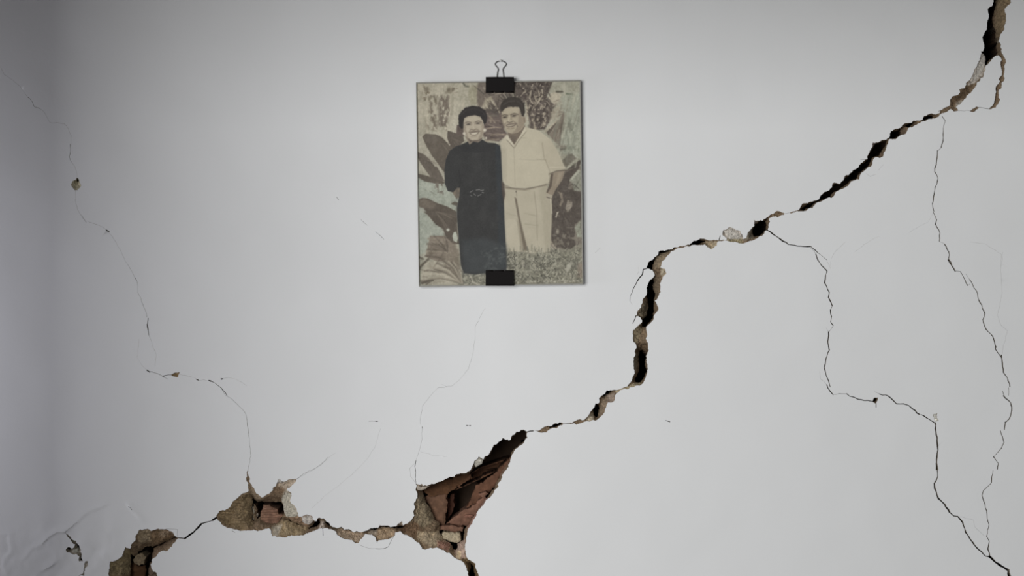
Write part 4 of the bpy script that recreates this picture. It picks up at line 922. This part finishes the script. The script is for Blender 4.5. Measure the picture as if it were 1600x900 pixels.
# -- the woman
fill(Q(p1, (180,520),(208,496),(214,540),(196,545)), (118,105,90), .8)
DR = (52, 52, 53)
fill(Q(p1, (232,338),(250,325),(290,325),(312,338),(340,340),(357,348),(362,372),(364,430),(368,500),(372,530),(374,620),(380,720),(382,812),(340,820),(260,826),(225,822),(214,795),(206,700),(199,620),(199,580),(208,535),(210,505),(200,505),(185,522),(165,518),(154,490),(152,440),(158,400),(172,368),(195,352)), DR, .7)
fill(Q(p1, (340,345),(358,350),(362,400),(366,500),(374,620),(381,800),(355,810),(350,600),(345,450)), (50,56,62), 3, .8)
fill(Q(p1, (215,700),(300,690),(380,720),(381,810),(260,824),(225,820)), (62,67,70), 6, .8)
mott(Q(p1, (290,740),(380,710),(381,810),(300,815)), (84,90,90), .48, (4, 4), 4, 31, .6)
mott(Q(p1, (170,370),(350,370),(370,700),(210,700)), (60,60,60), .45, (7, 9), 3, 32, .5)
fill(Q(p1, (364,480),(374,490),(378,530),(372,560),(366,520)), (78,66,60), 1.2, .9)
line(Q(p1, (208,505),(212,480),(206,440)), 1.6, (40,40,42), 1, .6); line(Q(p1, (210,540),(225,525),(300,545)), 1, (44,44,46), 1, .5)
for pl in ([(248,522),(258,516)], [(262,528),(268,534)], [(270,514),(284,512)], [(286,516),(297,514)], [(276,536),(288,530)], [(250,534),(254,536)], [(292,522),(298,524)]):
    line(Q(p1, *pl), 1.0, (142,142,140), .5, .75)
# neck
fill(Q(p2, (300,470),(345,552),(385,520),(430,530),(465,505),(475,450)), (134,121,105), .8); fill(Q(p2, (322,485),(370,512),(430,508),(472,480),(466,500),(425,522),(385,520),(350,530)), (92,80,71), 1, .85)
fill(Q(p2, (225,580),(295,552),(345,560),(385,524),(430,536),(480,512),(560,565),(500,630),(300,630)), (48,48,50), .9)
# hair, face
fill(Q(p2, (232,300),(236,255),(265,215),(300,180),(375,160),(450,172),(508,215),(522,280),(515,330),(492,350),(470,300),(300,300),(290,380),(262,395),(240,365)), (48,43,43), .9, 1, .3, 2.2, 41)
fill(Q(p2, (292,285),(330,265),(400,255),(455,272),(480,320),(490,370),(488,430),(470,478),(430,502),(370,508),(325,480),(300,440),(284,390),(284,330)), (162,150,131), .7)
fill(Q(p2, (470,320),(492,370),(488,430),(465,480),(425,504),(450,450),(462,390)), (140,127,110), 1.4, .8)
fill(Q(p2, (283,350),(305,360),(320,440),(335,490),(300,445),(284,400)), (138,125,109), 1.2, .8)
fill(Q(p2, (310,285),(400,265),(450,285),(440,315),(330,320)), (171,160,140), 1.8, .8)
for cx, cy, an in ((334,347,-.08), (430,337,-.08)):
    a, b = Q(p2, (cx, cy))[0]; blob(a, b - .2, 4.6, 2.3, (118,107,94), .6, .8, an); blob(a, b, 2.7, 1.0, (66,58,54), .9, .6, an); blob(a + .2, b + 3.4, 4, 1.4, (172,161,141), .5, .8)
line(Q(p2, (300,334),(330,322),(360,330)), 1.3, (100,89,79), .8, .8); line(Q(p2, (404,324),(435,312),(464,324)), 1.3, (100,89,79), .8, .8)
line(Q(p2, (380,340),(384,385)), 2.0, (178,167,147), 1, .8); line(Q(p2, (362,398),(385,408),(408,396)), 1.3, (104,92,80), .8, .85)
line(Q(p2, (356,400),(338,428)), 1.2, (112,99,86), .9, .8); line(Q(p2, (416,395),(450,418)), 1.2, (110,97,84), .9, .8)
fill(Q(p2, (338,428),(362,416),(386,414),(415,410),(450,414),(434,440),(405,460),(378,460),(354,448)), (116,103,90), 1.0)
fill(Q(p2, (356,438),(395,430),(430,427),(416,445),(394,453),(370,449)), (182,172,153), .6)
line(Q(p2, (362,474),(415,472)), 1.2, (132,119,104), .9, .7); blob(*Q(p2, (392,488))[0], 4.5, 2, (170,158,138), .6, .8)
blob(*Q(p2, (322,400))[0], 2.4, 2.6, (172,161,142), .7, .7); blob(*Q(p2, (458,388))[0], 2.2, 2.6, (166,154,135), .7, .7)
for q, r in (((290,440),2.1), ((498,406),2.4), ((512,485),1.5)): blob(*Q(p2, q)[0], r, r * 1.15, (184,175,158), 1, .35)
line(Q(p2, (250,260),(310,205),(380,190)), 1.4, (66,61,60), 1, .6); line(Q(p2, (400,190),(470,215),(500,260)), 1.3, (64,59,58), 1, .6)
# white specks of handwriting along the lower border
for k in range(34):
    xx = random.uniform(814, 905); yy = 440.5 + random.uniform(-1.4, 1.0) - (xx - 814) * .012
    line([(xx, yy), (xx + random.uniform(.6, 3), yy + random.uniform(-.6, .6))], random.uniform(.7, 1.4), (176,172,156), .5, .75)
for pl in ([(395,852),(420,848)], [(440,790),(455,830),(440,850)], [(455,830),(490,850)], [(480,850),(505,852)], [(470,790),(510,780)]): line(Q(p4, *pl), 1.1, (178,172,156), .6, .8)
# soft blur, grain and fading
for _ in range(2):
    K = IMG.copy(); K[1:-1, 1:-1] = (IMG[1:-1, 1:-1] * 4 + (IMG[:-2, 1:-1] + IMG[2:, 1:-1] + IMG[1:-1, :-2] + IMG[1:-1, 2:]) * 1.5) / 10; IMG = K
g = (vnoise(GX / 1.1, GY / 1.1, 77) - .5) * 7 + (fbm(GX / 14, GY / 14, 78, 3) - .5) * 9
IMG = IMG * .7 + IMG.mean(-1, keepdims=True) * np.array([1.012, 1.0, .972]) * .3
IMG = (IMG - 110) * 1.06 + 110
IMG = np.clip(IMG + g[..., None], 8, 235)
PRINT_GAIN = 1.38
PL = np.clip(lin(IMG) * PRINT_GAIN - 0.004, 0.004, .9)
co = np.empty((NY, NX, 3))
co[..., 0] = (GX - 800) * S * kf; co[..., 1] = -0.0069; co[..., 2] = ZC + (450 - GY) * S * kf
idx = np.arange(NY * NX).reshape(NY, NX)
qd = np.stack([idx[1:, :-1], idx[1:, 1:], idx[:-1, 1:], idx[:-1, :-1]], -1).reshape(-1, 4)
me = bpy.data.meshes.new('photo_print')
me.vertices.add(NY * NX); me.vertices.foreach_set('co', co.ravel().astype(np.float32))
me.loops.add(qd.size); me.loops.foreach_set('vertex_index', qd.ravel().astype(np.int32))
me.polygons.add(len(qd)); me.polygons.foreach_set('loop_start', np.arange(0, qd.size, 4, dtype=np.int32))
me.update(calc_edges=True)
a = me.color_attributes.new('print', 'FLOAT_COLOR', 'POINT')
a.data.foreach_set('color', np.concatenate([PL, np.ones((NY, NX, 1))], -1).ravel().astype(np.float32))
pr = child(link('photo_print', me, M_PRINT))
pr['label'] = 'faded print of a woman in a dark dress beside a man in a pale shirt'

# ================================================================== BINDER CLIPS
def tube(path, r, n=8, closed=False):
    b = bmesh.new(); rings = []; P = [Vector(p) for p in path]
    prev = None
    for i, p in enumerate(P):
        t = (P[min(i + 1, len(P) - 1)] - P[max(i - 1, 0)]).normalized()
        if prev is None: up = Vector((0, 1, 0)) if abs(t.y) < .9 else Vector((1, 0, 0))
        else: up = prev
        s = t.cross(up).normalized(); up = s.cross(t).normalized(); prev = up
        rings.append([b.verts.new(p + (s * math.cos(2 * math.pi * k / n) + up * math.sin(2 * math.pi * k / n)) * r) for k in range(n)])
    for r0, r1 in zip(rings, rings[1:]):
        for k in range(n): b.faces.new((r0[k], r0[(k + 1) % n], r1[(k + 1) % n], r1[k]))
    b.faces.new(rings[0][::-1]); b.faces.new(rings[-1])
    bmesh.ops.recalc_face_normals(b, faces=b.faces)
    for q in b.faces: q.smooth = True
    return b
def smooth_path(p, n=6):
    P = [Vector(q) for q in p]; out_ = []
    for i in range(len(P) - 1):
        a, b_, c, d = P[max(i - 1, 0)], P[i], P[i + 1], P[min(i + 2, len(P) - 1)]
        for k in range(n):
            t_ = k / n
            out_.append(.5 * ((2 * b_) + (c - a) * t_ + (2 * a - 5 * b_ + 4 * c - d) * t_ ** 2 + (3 * b_ - a - 3 * c + d) * t_ ** 3))
    out_.append(P[-1]); return out_

def clip(spine_py, lip_py, cx, label, wire):
    """spring-steel wedge: flat spine, two leaves closing on the picture, rolled lips"""
    sg = 1 if lip_py > spine_py else -1
    kk = (CAMD - .0125) / CAMD
    X = lambda px: (px - 800) * S * kk
    Zz = lambda py: ZC + (450 - py) * S * kk
    o = bpy.data.objects.new('binder_clip', None); COL.objects.link(o); o.empty_display_size = .02
    o.location = (X(cx), -.010, Zz(lip_py)); inv = Matrix.Translation(o.location).inverted()
    def ad(name, me, m):
        q = link(name, me, m); q.parent = o; q.matrix_parent_inverse = inv; return q
    tag(o, label, 'clip', 'black binder clips on the picture')
    hw = 22.0; th = .0007
    # cross-section from front lip, up the front leaf, over the spine, down the back leaf
    yf, yb = YF - .0011, YB + .0012
    zs = Zz(spine_py); zl = Zz(lip_py)
    prof = [(yf, zl), (-.0135, zs - sg * .0022), (-.0129, zs - sg * .0006), (-.0118, zs), (-.0022, zs), (-.0012, zs - sg * .0006), (-.0009, zs - sg * .0022), (yb, zl)]
    b = bmesh.new(); vo = []
    for i, (yy, zz) in enumerate(prof):
        a0_ = Vector(prof[max(i - 1, 0)]); a1_ = Vector(prof[min(i + 1, len(prof) - 1)]); tt = (a1_ - a0_).normalized(); nn = Vector((-tt.y, tt.x)) * th
        row = []
        for px in (cx - hw, cx + hw):
            row.append((b.verts.new((X(px), yy, zz)), b.verts.new((X(px), yy + nn.x * (1 if sg < 0 else -1), zz + nn.y * (1 if sg < 0 else -1)))))
        vo.append(row)
    for r0, r1 in zip(vo, vo[1:]):
        for s_ in (0, 1): b.faces.new((r0[0][s_], r0[1][s_], r1[1][s_], r1[0][s_]))
        for e_ in (0, 1): b.faces.new((r0[e_][0], r0[e_][1], r1[e_][1], r1[e_][0]))
    for r0 in (vo[0], vo[-1]): b.faces.new((r0[0][0], r0[1][0], r0[1][1], r0[0][1]))
    bmesh.ops.recalc_face_normals(b, faces=b.faces)
    me = bpy.data.meshes.new('clip_body'); b.to_mesh(me); b.free(); ad('clip_body', me, M_BLACK)
    for x0, x1 in ((-hw, -10.2), (-8.0, 6.4), (8.8, hw)):
        b = tube([(X(cx + x0), yf + .0001, zl), (X(cx + (x0 + x1) / 2), yf + .0001, zl), (X(cx + x1), yf + .0001, zl)], .0009, 10)
        me = bpy.data.meshes.new('rolled_lip'); b.to_mesh(me); b.free(); ad('rolled_lip', me, M_BLACK)
        b = tube([(X(cx + x0), yb, zl), (X(cx + x1), yb, zl)], .0009, 10)
        me = bpy.data.meshes.new('rolled_lip'); b.to_mesh(me); b.free(); ad('rolled_lip', me, M_BLACK)
    if wire:
        c6 = (740, 85, 12.86)
        L = [(425,760),(450,560),(466,440),(480,340),(491,275),(470,235),(440,200),(431,172),(450,140),(490,118),(541,112)]
        R = [(541,112),(590,116),(632,138),(655,172),(640,205),(610,238),(590,275),(594,340),(606,440),(630,560),(655,760)]
        pts_ = Q(c6, *(L + R[1:]))
        P = []
        for k, (a, q) in enumerate(pts_):
            t_ = min(1, max(0, (144 - q) / 24.)); P.append((X(a), -.0017 - .0004 * t_, Zz(q)))
        b = tube(smooth_path(P, 6), .00062, 8)
        me = bpy.data.meshes.new('wire_handle'); b.to_mesh(me); b.free(); h = ad('wire_handle', me, M_WIRE); h['label'] = 'dull steel wire loop'
    return o
clip(120.2, 143.4, 781.0, 'black binder clip at the top of the picture with its wire loop raised', True)
clip(446.6, 423.2, 780.8, 'black binder clip on the bottom edge of the picture without visible handle', False)

# small nail that carries the wire loop
def lathe(prof, n=16):
    b = bmesh.new(); rings = [[b.verts.new((r * math.cos(2 * math.pi * k / n), yy, r * math.sin(2 * math.pi * k / n))) for k in range(n)] for r, yy in prof]
    for r0, r1 in zip(rings, rings[1:]):
        for k in range(n): b.faces.new((r0[k], r0[(k + 1) % n], r1[(k + 1) % n], r1[k]))
    b.faces.new(rings[0]); b.faces.new(rings[-1][::-1]); bmesh.ops.recalc_face_normals(b, faces=b.faces)
    return b
b = lathe([(.0007, .012), (.0007, -.0036), (.0013, -.0038), (.0014, -.0044), (.0011, -.0050), (.0003, -.0052)])
me = bpy.data.meshes.new('nail'); b.to_mesh(me); b.free(); nail = link('nail', me, M_NAIL)
nx, _, nz = W(782.1, 95.4); nail.location = (nx, 0, nz)
tag(nail, 'tiny pale nail head holding the wire loop above the picture', 'nail')
